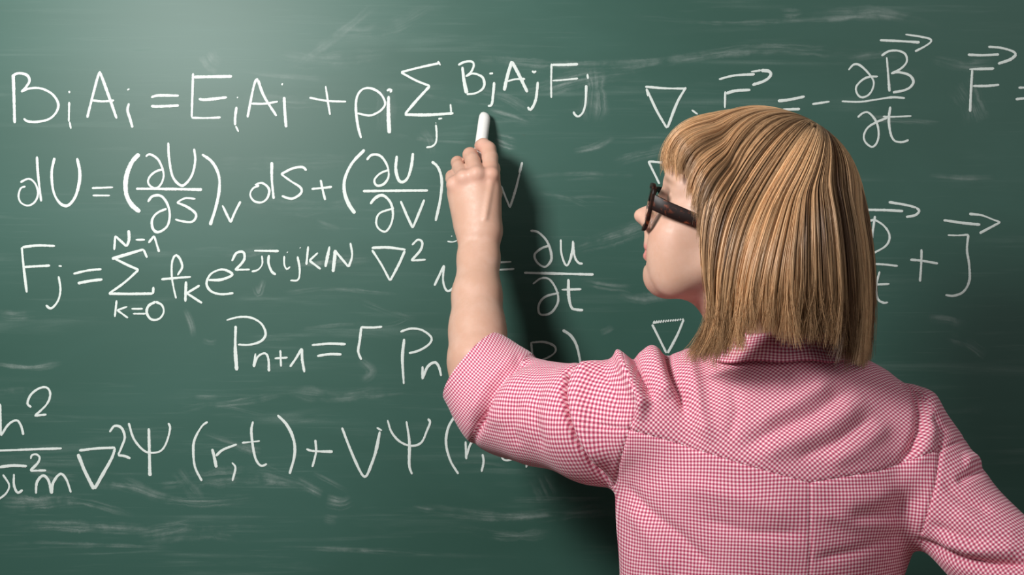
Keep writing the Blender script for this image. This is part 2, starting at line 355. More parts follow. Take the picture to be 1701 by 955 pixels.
# rubbed chalk marks, in photo pixels: strength, width, points
SM = '''.55 26 345,92 352,104 362,110|.5 12 805,152 840,163 868,178 885,192|.55 9 820,186 850,194 872,202|.7 16 828,232 845,238 856,240|.45 34 985,120 988,150 986,190|.5 22 876,150 915,142 975,128 1040,122
.5 20 700,220 712,232 716,250|.4 24 640,150 642,180 640,210|.45 14 1030,268 1060,258 1098,250|.5 10 962,250 990,244 1012,232|.35 10 900,295 960,292 1030,292|.5 7 905,323 940,328 985,345|.3 8 950,330 990,330 1020,332
.5 22 970,408 1010,396 1062,378|.35 10 975,470 1010,476 1040,478|.5 14 1035,490 1060,496 1098,492|.3 8 1000,552 1010,548 1016,543|.4 14 1040,115 1150,95 1290,82 1420,90|.25 8 1080,30 1180,38 1380,32 1460,22 1520,32 1560,48|.35 16 1370,28 1450,22 1510,32
.35 12 820,100 980,108 1120,98|.3 16 1300,24 1318,24 1330,22|.45 34 1598,145 1612,168 1622,195|.3 16 1560,100 1600,108 1640,106|.5 12 1550,530 1575,532 1600,540|.5 14 1580,560 1605,568 1630,586|.3 10 1570,684 1600,682 1632,684
.6 22 12,836 40,838 70,836 120,830|.45 10 60,832 130,832 200,850|.5 10 150,802 220,812 290,836|.4 14 215,800 260,824 330,834 400,830|.55 10 275,806 300,804 312,796|.4 16 300,788 318,812 330,828|.35 22 330,796 430,790 500,806
.5 14 30,875 70,872 130,874 230,878|.48 14 240,884 280,878 310,870|.4 7 290,869 350,872 420,875|.3 20 260,893 340,885 400,890|.3 8 20,905 120,905 260,910|.45 9 440,796 460,800 480,800|.45 14 500,802 525,815|.4 7 530,790 560,806 575,814|.5 16 548,832 568,836 582,830|.4 14 540,862 550,864 558,866
.35 8 690,842 705,845 720,846|.35 18 740,850 850,858 960,850 1030,846|.35 8 870,830 960,830 1024,829|.3 26 895,795 902,810 910,825|.3 5 755,770 790,767 835,773|.35 8 480,910 560,912 720,920|.3 14 780,880 840,890 900,886
.4 6 490,485 540,480 580,482 645,488|.3 8 600,500 640,516 680,528|.35 6 520,545 570,540 610,540|.35 5 640,540 660,536 675,528|.35 12 600,600 618,616 605,630|.35 7 560,655 620,656 660,652|.4 9 360,672 410,666 460,656|.3 16 500,652 560,658 620,648|.4 6 330,660 350,660 360,660
.45 9 425,478 430,488 436,470|.4 8 310,520 318,540 320,555|.4 10 340,565 350,568 358,566|.4 16 420,165 470,168 540,170|.35 12 500,100 560,60 610,20|.3 22 560,55 640,50 700,20|.35 26 470,90 540,100 620,96|.3 20 380,275 470,270 560,268|.35 9 530,370 545,376 560,380
.35 18 420,340 500,346 580,340|.35 10 380,420 420,420 450,408|.3 16 500,440 540,436 600,430|.35 5 660,225 720,234 790,238|.35 5 690,155 760,168 820,175|.35 7 410,118 450,124 520,130|.35 8 1440,196 1500,202 1560,204|.3 8 1555,292 1600,296 1640,296|.3 10 1400,100 1440,92 1490,90
.35 10 0,605 50,610 90,604|.35 12 0,520 20,524 50,522|.35 8 310,680 360,672 420,684|.3 6 500,700 520,698 540,696|.4 14 395,738 415,745 430,748|.3 8 350,722 385,735 420,745|.3 10 0,650 30,648 60,645|.35 14 60,780 90,790 120,792'''
for s in SM.replace('\n', '|').split('|'):
    a = s.split(); P = np.array([[float(q) for q in p.split(',')] for p in a[2:]])
    P[0] += (P[0] - P[1]) * 0.35; P[-1] += (P[-1] - P[-2]) * 0.35
    build_ribbons('chalk_smear', [(catmull(P, 8), float(a[1]) * 1.5, float(a[0]) * (0.45 if P[0, 0] < 720 and P[0, 1] < 420 else 0.72), dict(cross=(-1, -0.6, -0.2, 0.2, 0.6, 1), tips=False))], M_smear, 0.0001)
# ================================================================== smooth-solid modelling (numpy distance fields -> mesh)
def sd_cone(p, a, b, r1, r2):
    ba = b - a; l2 = ba @ ba; rr = r1 - r2; a2 = l2 - rr * rr; il2 = 1.0 / l2
    pa = p - a; y = pa @ ba; z = y - l2
    x2 = ((pa * l2 - y[:, None] * ba)**2).sum(1)
    y2 = y * y * l2; z2 = z * z * l2
    k = np.sign(rr) * rr * rr * x2
    d = (np.sqrt(x2 * a2 * il2) + y * rr) * il2 - r1
    m = np.sign(z) * a2 * z2 > k; d = np.where(m, np.sqrt(x2 + z2) * il2 - r2, d)
    m2 = (np.sign(y) * a2 * y2 < k) & ~m; d = np.where(m2, np.sqrt(x2 + y2) * il2 - r1, d)
    return d

class Solid:
    def __init__(s): s.pr = []; s.frame = None
    def _p(s, p): return np.asarray(p, float) if s.frame is None else s.frame[0] + s.frame[1] @ np.asarray(p, float)
    def cone(s, a, b, r1, r2, k=0.01, op=1):
        a, b = s._p(a), s._p(b)
        s.pr.append((op, k, (a + b) / 2, np.linalg.norm(b - a) / 2 + max(r1, r2), lambda p: sd_cone(p, a, b, r1, r2)))
    def chain(s, pts, k=0.01):
        for (a, r1), (b, r2) in zip(pts[:-1], pts[1:]): s.cone(a, b, r1, r2, k)
    def ell(s, c, r, k=0.01, op=1, R=None):
        c = s._p(c); R = np.eye(3) if R is None else R
        if s.frame is not None: R = s.frame[1] @ R
        r = np.array(r, float)
        def f(p):
            q = (p - c) @ R; k0 = np.sqrt(((q / r)**2).sum(1)); k1 = np.sqrt(((q / r**2)**2).sum(1)) + 1e-9
            return k0 * (k0 - 1) / k1
        s.pr.append((op, k, c, r.max(), f))
    def func(s, c, rad, f, k=0.01, op=1): s.pr.append((op, k, np.array(c, float), rad, f))
    def eval(s, p, bc=None, br=0.0):
        d = np.full(len(p), 1.0)
        for op, k, c, r, f in s.pr:
            if bc is not None and np.linalg.norm(bc - c) - r - br > 0.03 + k: continue
            e = f(p)
            if op > 0:
                h = np.maximum(k - np.abs(d - e), 0) / k; d = np.minimum(d, e) - h * h * k * 0.25
            else:
                e = -e; h = np.maximum(k - np.abs(d - e), 0) / k; d = np.maximum(d, e) + h * h * k * 0.25
        return d
    def mesh(s, lo, hi, h, B=24, smooth=2):
        lo = np.array(lo, float); hi = np.array(hi, float)
        nb = np.ceil((hi - lo) / (h * B)).astype(int); N = nb * B + 4
        ii = np.stack(np.meshgrid(*[np.arange(q) for q in nb], indexing='ij'), -1).reshape(-1, 3)
        bc = lo + (ii * B + B / 2) * h; br = B * h * 0.5 * 1.7321
        act = np.abs(s.eval(bc)) < br * 1.7 + 0.012
        g = np.stack(np.meshgrid(*[np.arange(-1, B + 2)] * 3, indexing='ij'), -1).reshape(-1, 3)
        M = B + 3; ids, vs, qs = [], [], []
        for b, c in zip(ii[act], bc[act]):
            D = s.eval(lo + (b * B + g) * h, c, br).reshape(M, M, M)
            S = D < 0
            if S.all() or not S.any(): continue
            # cells from -1 .. B  (index 0..M-2)
            cs = np.zeros((M - 1,) * 3, np.int8)
            for dx in (0, 1):
                for dy in (0, 1):
                    for dz in (0, 1): cs += S[dx:M - 1 + dx, dy:M - 1 + dy, dz:M - 1 + dz]
            cell = (cs > 0) & (cs < 8); own = cell.copy(); own[0] = own[:, 0] = own[:, :, 0] = False; own[B + 1:] = False; own[:, B + 1:] = False; own[:, :, B + 1:] = False
            cc = np.argwhere(own)
            if len(cc):
                acc = np.zeros((len(cc), 3)); cnt = np.zeros(len(cc))
                for ax in range(3):
                    o1, o2 = [(1, 2), (0, 2), (0, 1)][ax]
                    for u in (0, 1):
                        for w in (0, 1):
                            a = cc.copy(); a[:, o1] += u; a[:, o2] += w; e = a.copy(); e[:, ax] += 1
                            da = D[tuple(a.T)]; de = D[tuple(e.T)]; cr = (da < 0) != (de < 0)
                            t = np.where(cr, da / np.where(cr, da - de, 1), 0)
                            q = a.astype(float); q[:, ax] += t
                            acc[cr] += q[cr]; cnt[cr] += 1
                vs.append(lo + (b * B + acc / cnt[:, None] - 1) * h)
                gi = cc - 1 + b * B + 1
                ids.append((gi[:, 0] * N[1] + gi[:, 1]) * N[2] + gi[:, 2])
            for ax in range(3):
                o1, o2 = [(1, 2), (2, 0), (0, 1)][ax]
                sl = [slice(1, B + 1)] * 3; s2 = list(sl); s2[ax] = slice(2, B + 2)
                A, E = S[tuple(sl)], S[tuple(s2)]
                for flip in (False, True):
                    e = np.argwhere((A & ~E) if not flip else (~A & E)) + b * B + 1
                    if not len(e): continue
                    q = []
                    for u, w in ((-1, -1), (0, -1), (0, 0), (-1, 0)):
                        x = e.copy(); x[:, o1] += u; x[:, o2] += w
                        q.append((x[:, 0] * N[1] + x[:, 1]) * N[2] + x[:, 2])
                    q = np.stack(q, 1); qs.append(q[:, ::-1] if flip else q)
        ids = np.concatenate(ids); V = np.vstack(vs); Q = np.vstack(qs)
        o = np.argsort(ids); ids, V = ids[o], V[o]
        pos = np.minimum(np.searchsorted(ids, Q), len(ids) - 1)
        F = pos[(ids[pos] == Q).all(1)]
        for _ in range(smooth): V = relax(V, F, 0.5)
        return V, F

def edges_of(F):
    k = F.shape[1]; E = np.vstack([F[:, [i, (i + 1) % k]] for i in range(k)]); E.sort(1)
    return np.unique(E, axis=0)
def relax(V, F, f, E=None):
    E = edges_of(F) if E is None else E; n = len(V)
    A = np.zeros_like(V); c = np.bincount(E.ravel(), minlength=n)[:, None]
    for k in range(V.shape[1]): A[:, k] = np.bincount(E[:, 0], V[E[:, 1], k], n) + np.bincount(E[:, 1], V[E[:, 0], k], n)
    return np.where(c > 0, V * (1 - f) + f * A / np.maximum(c, 1), V)
def normals(V, F):
    n = np.cross(V[F[:, 2]] - V[F[:, 0]], V[F[:, -1]] - V[F[:, 1]]) if F.shape[1] == 4 else np.cross(V[F[:, 1]] - V[F[:, 0]], V[F[:, 2]] - V[F[:, 0]])
    N = np.zeros((len(V), 3))
    for i in range(F.shape[1]):
        for k in range(3): N[:, k] += np.bincount(F[:, i], n[:, k], len(V))
    return N / (np.linalg.norm(N, axis=1)[:, None] + 1e-12)
def tri(F): return np.vstack([F[:, [0, 1, 2]], F[:, [0, 2, 3]]]) if F.shape[1] == 4 else F
def compact(V, F):
    u, inv = np.unique(F, return_inverse=True); return V[u], inv.reshape(F.shape)
def clip(V, F, f):
    """cut a triangle mesh along f = 0; returns the f>0 and the f<0 mesh"""
    f = np.where(np.abs(f) < 1e-7, 1e-7, f); E = edges_of(F); cr = E[(f[E[:, 0]] > 0) != (f[E[:, 1]] > 0)]
    t = f[cr[:, 0]] / (f[cr[:, 0]] - f[cr[:, 1]]); VN = V[cr[:, 0]] * (1 - t)[:, None] + V[cr[:, 1]] * t[:, None]
    n = len(V); key = cr[:, 0].astype(np.int64) * n + cr[:, 1]; VV = np.vstack([V, VN])
    def mid(a, b): return n + np.searchsorted(key, np.minimum(a, b).astype(np.int64) * n + np.maximum(a, b))
    s = f[F] > 0; c = s.sum(1); out = {True: [F[c == 3]], False: [F[c == 0]]}
    for cnt, side in ((1, True), (2, False)):
        T = F[c == cnt]; ss = s[c == cnt] == side; k = ss.argmax(1); r = np.arange(len(T))
        a, b, d = T[r, k], T[r, (k + 1) % 3], T[r, (k + 2) % 3]; ab, ad = mid(a, b), mid(a, d)
        out[side].append(np.stack([a, ab, ad], 1)); out[not side] += [np.stack([ab, b, d], 1), np.stack([ab, d, ad], 1)]
    return [compact(VV, np.vstack(out[q])) for q in (True, False)]
# ================================================================== person: one continuous body
HEAD_O = W(1228, 372, -0.43); HS = 0.98
_a, _p = math.radians(16), math.radians(14)
_f = np.array([-math.cos(_a) * math.cos(_p), math.sin(_a) * math.cos(_p), math.sin(_p)])
_l = np.array([-math.sin(_a), -math.cos(_a), 0.0]); _u = np.cross(_f, _l)
HR = np.stack([_f, _l, _u], 1)
def H(f, l, u): return HEAD_O + HR @ (np.array([f, l, u]) * HS)

B = Solid(); B.frame = (HEAD_O, HR * HS)
# -- skull and face (head frame: forward, left, up; metres)
def he(c, r, k=0.012, op=1): B.ell(c, np.array(r) * HS, k, op, np.eye(3) / HS)
def hc(a, b, r1, r2, k=0.012, op=1): B.cone(a, b, r1 * HS, r2 * HS, k, op)
he((-0.018, 0, 0.040), (0.100, 0.075, 0.086))
he((0.034, 0, -0.012), (0.059, 0.058, 0.080), 0.03)
he((0.052, 0, 0.050), (0.042, 0.054, 0.040), 0.025)
for s in (1, -1):
    hc((-0.004, s * 0.054, -0.042), (0.050, s * 0.034, -0.078), 0.016, 0.014, 0.03)       # jaw
    hc((0.050, s * 0.034, -0.078), (0.070, s * 0.008, -0.083), 0.014, 0.014, 0.02)
    he((0.062, s * 0.037, -0.026), (0.026, 0.024, 0.024), 0.026)                          # cheekbone
    he((0.056, s * 0.034, -0.055), (0.026, 0.022, 0.028), 0.034)
    hc((0.083, s * 0.016, 0.027), (0.070, s * 0.044, 0.024), 0.007, 0.007, 0.014)         # brow ridge
    he((0.092, s * 0.033, 0.008), (0.014, 0.015, 0.010), 0.012, -1)                       # eye socket
    he((0.071, s * 0.032, 0.008), (0.0125, 0.0135, 0.0125), 0.004)                        # lids over the eye
    hc((0.0805, s * 0.022, 0.0035), (0.078, s * 0.043, 0.0045), 0.0022, 0.002, 0.003)
    hc((0.082, s * 0.022, 0.0125), (0.0785, s * 0.044, 0.0125), 0.0026, 0.0022, 0.004)
    he((-0.010, s * 0.075, -0.002), (0.017, 0.006, 0.030), 0.006)                         # ear
    he((-0.004, s * 0.081, 0.000), (0.010, 0.005, 0.020), 0.004, -1)
hc((0.060, 0, -0.050), (0.060, 0, -0.070), 0.034, 0.026, 0.02)                            # muzzle
hc((0.078, 0, 0.030), (0.106, 0, -0.012), 0.0095, 0.0085, 0.010)                          # nose bridge
he((0.112, 0, -0.017), (0.0115, 0.0105, 0.0095), 0.007)                                   # nose tip
for s in (1, -1):
    he((0.102, s * 0.0115, -0.021), (0.0105, 0.0068, 0.0080), 0.006)
    he((0.106, s * 0.006, -0.0295), (0.006, 0.0035, 0.004), 0.003, -1)
hc((0.100, 0, -0.029), (0.0955, 0, -0.044), 0.0070, 0.0075, 0.012)                        # philtrum
for s in (1, -1):
    hc((0.0955, s * 0.004, -0.0505), (0.084, s * 0.021, -0.0555), 0.0062, 0.0030, 0.004)    # upper lip
    hc((0.0940, s * 0.003, -0.0615), (0.083, s * 0.020, -0.0570), 0.0066, 0.0030, 0.004)  # lower lip
    hc((0.1035, 0, -0.0562), (0.084, s * 0.024, -0.0565), 0.0014, 0.0012, 0.002, -1)      # mouth line
he((0.0925, 0, -0.0705), (0.005, 0.016, 0.0035), 0.008, -1)                               # hollow below the lip
he((0.0725, 0, -0.0805), (0.0175, 0.020, 0.0165), 0.018)                                    # chin
# -- neck
B.frame = None
NECK = W(1292, 606, -0.405)
B.cone(H(-0.034, 0, -0.050), NECK + (0, 0.012, -0.02), 0.051, 0.050, 0.022)
B.cone(H(0.004, 0.0, -0.072), NECK + (-0.006, 0.02, 0), 0.036, 0.040, 0.022)
# -- trunk (under the shirt)
SHL, SHR = W(1088, 672, -0.400), W(1488, 730, -0.405)
B.cone(NECK - (0, 0, 0.045), SHL, 0.045, 0.044, 0.03); B.cone(NECK - (0, 0, 0.045), SHR, 0.045, 0.036, 0.03)
B.ell(W(1290, 720, -0.385), (0.140, 0.075, 0.12), 0.04)
B.ell(W(1270, 880, -0.385), (0.130, 0.080, 0.17), 0.05)
B.ell((0.305, -0.385, 0.98), (0.155, 0.095, 0.14), 0.06)
# -- left arm: shoulder, elbow, wrist
ELB, WRI = W(800, 652, -0.213), W(796, 396, -0.102)
B.cone(SHL, ELB, 0.044, 0.034, 0.02)
B.chain([(ELB, 0.034), (W(796, 600, -0.196), 0.0375), (W(793, 545, -0.172), 0.0350)], 0.02)
for px, r in ((-9, 0.0), (9, 0.0)):
    B.chain([(W(793 + px * 0.3, 550, -0.174), 0.0335), (W(792 + px * 0.55, 490, -0.146), 0.0275), (W(795 + px, 430, -0.118), 0.0198), (W(796 + px * 1.35, 390, -0.103), 0.0190)], 0.012)
# -- right arm, elbow out, hand on the hip
ELR, WRR = W(1705, 960, -0.500), np.array([0.50, -0.36, 1.02])
B.cone(SHR, ELR, 0.036, 0.032, 0.02); B.chain([(ELR, 0.032), (np.array([0.57, -0.41, 1.055]), 0.028), (WRR, 0.023)], 0.02)
B.cone(WRR, WRR + (-0.05, 0.06, -0.02), 0.024, 0.022, 0.012)
for i, (dy, dz) in enumerate(((0.05, 0.0), (0.05, -0.02), (0.046, -0.038), (0.04, -0.055))):
    a = WRR + (-0.03, 0.05 + 0.004 * i, -0.018 * i); B.cone(a, a + (-0.06 + 0.006 * i, dy * 0.6, dz), 0.011, 0.007, 0.004)
a = WRR + (-0.03, 0.02, 0.0); B.cone(a, a + (-0.05, -0.03, 0.01), 0.012, 0.008, 0.004)
# -- left hand gripping the chalk
def hp(px, py, y): return W(px, py, y)
for wpx, mc, r1, r2 in (((811, 384, -0.106), (817, 293, -0.094), 0.0165, 0.0122), ((803, 382, -0.110), (793, 291, -0.099), 0.0165, 0.0122),
                        ((791, 384, -0.108), (771, 297, -0.095), 0.0160, 0.0118), ((781, 386, -0.102), (755, 308, -0.087), 0.0160, 0.0108)):
    B.cone(hp(*wpx), hp(*mc), r1, r2 * 0.95, 0.013)
B.cone(hp(809, 376, -0.092), hp(817, 316, -0.080), 0.0175, 0.0125, 0.014)
B.cone(hp(775, 372, -0.090), hp(757, 322, -0.074), 0.017, 0.012, 0.012)
B.cone(hp(796, 360, -0.086), hp(788, 305, -0.078), 0.018, 0.012, 0.012)
FING = (
 [((816, 291, -0.097), 0.0114), ((814, 262, -0.074), 0.0110), ((811, 248, -0.064), 0.0108), ((803, 241, -0.057), 0.0096), ((798, 242, -0.0520), 0.0086)],
 [((792, 289, -0.102), 0.0114), ((785, 267, -0.079), 0.0102), ((781, 257, -0.066), 0.0102), ((783, 268, -0.048), 0.0092), ((788, 280, -0.040), 0.0083)],
 [((771, 295, -0.098), 0.0106), ((762, 277, -0.066), 0.0090), ((760, 270, -0.053), 0.0090), ((768, 282, -0.046), 0.0090), ((773, 296, -0.042), 0.0080)],
 [((755, 306, -0.090), 0.0100), ((751, 297, -0.068), 0.0088), ((751, 293, -0.060), 0.0088), ((757, 304, -0.046), 0.0080), ((763, 315, -0.044), 0.0072)])
for fg in FING: B.chain([(hp(*p), r) for p, r in fg], 0.0030)
B.chain([(hp(810, 370, -0.086), 0.0155), (hp(819, 320, -0.060), 0.0120), (hp(817, 280, -0.036), 0.0108), (hp(804, 256, -0.021), 0.0085)], 0.006)   # thumb
for p in ((817, 289, -0.106), (792, 288, -0.111), (770, 294, -0.106), (754, 306, -0.096)): B.ell(hp(*p), (0.0060, 0.0046, 0.0060), 0.012)   # knuckles
B.cone(hp(806, 362, -0.1255), hp(815, 305, -0.1080), 0.0010, 0.0014, 0.007)

BV, BF = B.mesh((-0.16, -0.66, 0.82), (0.74, 0.02, 1.72), 0.0016, 24, 2)

# skin: tone varies over lips, cheeks, knuckles and fingertips
def proj(V):
    d = V[:, 1] - CAM_Y
    return np.stack([V[:, 0] / d * FPX + 850.5, 477.5 - (V[:, 2] - CAM_Z) / d * FPX], 1)
BL = (BV - HEAD_O) @ HR / HS
def blob(c, r): return np.exp(-(((BL - np.array(c)) / np.array(r))**2).sum(1))
lip = sum(blob((0.094, s * q, -0.0512 - q * 0.18), (0.012, 0.007, 0.0046)) + blob((0.093, s * q, -0.0618 + q * 0.18), (0.012, 0.007, 0.0050)) for s in (1, -1) for q in (0.003, 0.010, 0.017))
lip = np.clip(lip * 1.0, 0, 1)
red = sum(blob((0.075, s * 0.045, -0.030), (0.03, 0.03, 0.022)) for s in (1, -1)) * 0.45 + blob((0.118, 0, -0.02), (0.014, 0.014, 0.014)) * 0.5
for fg in FING:
    for p, r in (fg[0], fg[2], fg[4]): red += 0.7 * np.exp(-((BV - hp(*p))**2).sum(1) / (1.4 * r)**2)
red += 0.35 * np.exp(-((BV - ELB)**2).sum(1) / 0.06**2)
brow = sum(np.exp(-((BL[:, 0] - 0.080)**2 / 0.02**2 + (BL[:, 1] - s * 0.034)**2 / 0.018**2 + (BL[:, 2] - 0.030 + 0.2 * (BL[:, 1] * s - 0.034)**1)**2 / 0.0035**2)) for s in (1, -1))

t = NT('skin')
v = t.obj(); n1 = t.noise(v, 35, 4, 0.6); n2 = t.noise(v, 220, 3, 0.6)
c = t.mix(t.rng(n1, 0.35, 0.7), (0.625, 0.375, 0.272, 1), (0.675, 0.43, 0.33, 1))
c = t.mix(t.math('MULTIPLY', t.rng(n2, 0.5, 0.75), 0.10), c, (0.60, 0.32, 0.22, 1))
c = t.mix(t.math('MULTIPLY', t.attr('red').outputs['Fac'], 0.42), c, (0.74, 0.31, 0.24, 1))
c = t.mix(t.math('MULTIPLY', t.attr('lip').outputs['Fac'], 0.75), c, (0.60, 0.19, 0.18, 1))
c = t.mix(t.math('MULTIPLY', t.attr('brow').outputs['Fac'], 0.75), c, (0.16, 0.085, 0.045, 1))
M_skin = t.set(color=c, rough=t.rng(n2, 0.3, 0.7, 0.42, 0.55), spec=0.4, sss=0.12)
t.b.inputs['Subsurface Radius'].default_value = (1.0, 0.35, 0.2); t.b.inputs['Subsurface Scale'].default_value = 0.006
t.bump(t.math('ADD', t.math('MULTIPLY', n2, 0.6), t.noise(v, 700, 2)), 0.12, 0.0006)

ORG = np.array([0.305, -0.39, 0.0])          # the person stands here
me = mesh_np('person', BV - ORG, BF)
vattr(me, 'red', np.clip(red, 0, 1)); vattr(me, 'lip', lip); vattr(me, 'brow', np.clip(brow, 0, 1))
person = link('person', me, None, [M_skin]); person.location = ORG
tag(person, 'woman in pink gingham shirt seen from behind, writing on the chalkboard with raised left hand', 'person')
def ppart(name, V, F, mats, parent=None, smooth=True, label=None, attrs=()):
    me = mesh_np(name, V - ORG, F)
    for k, d, ty in attrs: vattr(me, k, d, ty)
    o = link(name, me, parent or person, mats, smooth)
    if label: o['label'] = label
    return o
# ================================================================== pink gingham shirt
ROWS = np.array([  # photo row, left edge, right edge, half depth
 (560, 1205, 1385, .066), (590, 1180, 1412, .079), (612, 1140, 1446, .088), (640, 1092, 1495, .095), (665, 1066, 1514, .102), (700, 1045, 1536, .109), (740, 1034, 1560, .113),
 (800, 1026, 1556, .116), (880, 1025, 1530, .112), (955, 1027, 1500, .106), (1040, 1024, 1490, .108), (1170, 1010, 1520, .118)], float)
_rz = CAM_Z + (477.5 - ROWS[:, 0]) * 1.65 / FPX; _xl = (ROWS[:, 1] - 850.5) * 1.65 / FPX; _xr = (ROWS[:, 2] - 850.5) * 1.65 / FPX
def tz(z, arr): return np.interp(-z, -_rz, arr)
TY = -0.395
def torso(p):
    z = p[:, 2]; cx = tz(z, (_xl + _xr) / 2); a = tz(z, (_xr - _xl) / 2); b = tz(z, ROWS[:, 3])
    q = np.sqrt(((p[:, 0] - cx) / a)**2 + ((p[:, 1] - TY) / b)**2 + 1e-9)
    d = (q - 1) * np.sqrt(a * b) * 0.85
    return np.maximum(d, z - _rz[0])
HEM = 0.955
S = Solid()
S.func((0.31, TY, 1.17), 0.36, torso, 0.02)
S.cone(W(1235, 644, -0.40), W(1085, 672, -0.40), 0.040, 0.055, 0.030)
S.cone(W(1360, 640, -0.405), W(1480, 705, -0.410), 0.042, 0.048, 0.030)
SL = [(W(1085, 690, -0.400), 0.068), (W(985, 698, -0.355), 0.064), (W(905, 690, -0.300), 0.060), (W(845, 672, -0.250), 0.0575), (W(818, 642, -0.218), 0.0490), (W(791, 612, -0.196), 0.0412), (W(762, 570, -0.176), 0.0370)]
S.chain(SL, 0.03)
SR = [(W(1486, 732, -0.410), 0.056), (W(1526, 780, -0.425), 0.0510), (W(1580, 844, -0.450), 0.0470), (W(1640, 908, -0.475), 0.0460), (W(1705, 960, -0.500), 0.0460)]
S.chain(SR, 0.03)
S.chain([(W(1705, 960, -0.500), 0.046), (np.array([0.57, -0.41, 1.055]), 0.042), (np.array([0.50, -0.36, 1.02]), 0.038)], 0.02)
SV, SF = S.mesh((-0.16, -0.68, 0.90), (0.80, -0.06, 1.46), 0.0022, 24, 3)
SF = tri(SF)

# ---- folds: photo polylines (valley depth or ridge height in mm, half width in px)
def seg_dist(P, L):
    L = np.asarray(L, float); best = np.full(len(P), 1e9); side = np.zeros(len(P)); tt = np.zeros(len(P)); tot = np.linalg.norm(np.diff(L, axis=0), axis=1).sum(); acc = 0
    for a, b in zip(L[:-1], L[1:]):
        ab = b - a; l = np.linalg.norm(ab); t = np.clip((P - a) @ ab / l**2, 0, 1); q = P - a - t[:, None] * ab
        d = np.sqrt((q**2).sum(1)); m = d < best
        best = np.where(m, d, best); side = np.where(m, np.sign(ab[0] * q[:, 1] - ab[1] * q[:, 0]), side); tt = np.where(m, (acc + t * l) / tot, tt); acc += l
    return best, side, tt
FOLDS = [  # amp mm, half width px, points
 (-13, 6.5, [(1030, 580), (1000, 592), (968, 604), (946, 622), (939, 650), (944, 690), (958, 730), (985, 770), (1012, 800)]), (5.0, 17, [(1000, 600), (972, 622), (962, 660), (968, 700), (985, 740), (1010, 775)]),
 (-8.5, 7, [(884, 601), (862, 603), (838, 622), (816, 650), (803, 680), (796, 705), (790, 730)]), (3.5, 11, [(872, 590), (842, 606), (815, 632), (797, 665), (785, 700)]), (3.0, 16, [(880, 618), (850, 640), (830, 675), (815, 715)]),
 (-2.5, 12, [(900, 640), (890, 690), (900, 750)]), (-2.0, 12, [(860, 660), (850, 710), (858, 745)]),
 (8.0, 11, [(1012, 560), (1028, 590), (1040, 612), (1052, 640), (1066, 668), (1062, 700)]), (-9, 8, [(1042, 560), (1052, 594), (1060, 616), (1073, 640), (1082, 668)]), (-2.5, 10, [(1000, 610), (1020, 650), (1030, 700)]),
 (-9, 9, [(1100, 555), (1110, 588), (1118, 620), (1132, 655), (1140, 690)]), (6.0, 16, [(1072, 555), (1085, 588), (1098, 625), (1112, 665)]), (5.0, 14, [(1138, 560), (1145, 600), (1155, 640), (1165, 690), (1180, 740)]),
 (-3.2, 18, [(1420, 640), (1350, 690), (1290, 715), (1230, 745)]), (3.8, 20, [(1440, 660), (1370, 708), (1310, 735), (1250, 760)]), (-2.6, 14, [(1450, 690), (1390, 735), (1320, 765)]), (3.0, 16, [(1385, 630), (1320, 670), (1250, 705)]),
 (2.5, 16, [(1480, 700), (1430, 740), (1370, 775)]), (-2.2, 12, [(1215, 640), (1225, 680), (1210, 730)]),
 (-8.0, 9, [(1478, 612), (1500, 630), (1520, 648), (1530, 680), (1528, 715), (1515, 745), (1495, 770)]), (3.2, 16, [(1526, 650), (1545, 660), (1552, 700), (1540, 740), (1515, 775)]), (-3.5, 8, [(1545, 690), (1562, 715), (1560, 750)]),
 (3.0, 24, [(1560, 765), (1500, 800), (1450, 830), (1380, 845)]), (-1.5, 20, [(1540, 820), (1480, 850), (1400, 865)]), (2.0, 14, [(1350, 845), (1420, 870), (1510, 868)]), (-2.5, 12, [(1030, 800), (1080, 850), (1130, 890), (1190, 950)]),
 (2.5, 16, [(1040, 840), (1080, 890), (1120, 955)]), (-2.0, 14, [(1160, 860), (1250, 885), (1340, 885)]), (-2.0, 12, [(1350, 930), (1420, 915), (1500, 890)]), (1.8, 18, [(1130, 800), (1230, 830), (1330, 855)]),
 (-4.0, 9, [(1590, 800), (1615, 785), (1640, 775)]), (3.5, 12, [(1600, 765), (1622, 762), (1645, 775)]), (-3.0, 12, [(1565, 800), (1600, 830), (1650, 850)]), (2.5, 14, [(1580, 850), (1640, 880), (1700, 890)]),
 (-8.0, 10, [(1520, 896), (1558, 914), (1600, 930), (1640, 938), (1720, 938)]), (5.0, 14, [(1560, 895), (1610, 912), (1700, 915)]), (-3.0, 9, [(1545, 870), (1590, 890), (1640, 905)])]
SN = normals(SV, SF); P2 = proj(SV); view = np.stack([np.zeros(len(SV)), np.full(len(SV), CAM_Y), np.full(len(SV), CAM_Z)], 1) - SV
view /= np.linalg.norm(view, axis=1)[:, None]; face = np.clip((SN * view).sum(1) * 2.2 + 0.75, 0, 1)
disp = np.zeros(len(SV))
for amp, hw, L in FOLDS:
    d, side, tt = seg_dist(P2, L); disp += amp * 1.4e-3 * np.exp(-(d / (hw * (0.8 if amp < 0 else 0.95)))**(1.6 if amp < 0 else 2)) * np.clip(np.minimum(tt, 1 - tt) * 5 + 0.15, 0, 1) * face
# overlapping folds: one side lies over the other
for amp, L, reach in ((8.0, [(1008, 590), (968, 603), (946, 622), (939, 650), (944, 690), (958, 730), (985, 770), (1016, 804)], 38), (5.0, [(1052, 596), (1060, 618), (1076, 645), (1086, 672)][::-1], 22), (3.0, [(1518, 640), (1530, 680), (1526, 718), (1510, 750)], 24)):
    d, side, tt = seg_dist(P2, L); disp += amp * 1e-3 * np.where(side < 0, np.exp(-d / reach), 0) * np.clip(np.minimum(tt, 1 - tt) * 6, 0, 1) * face
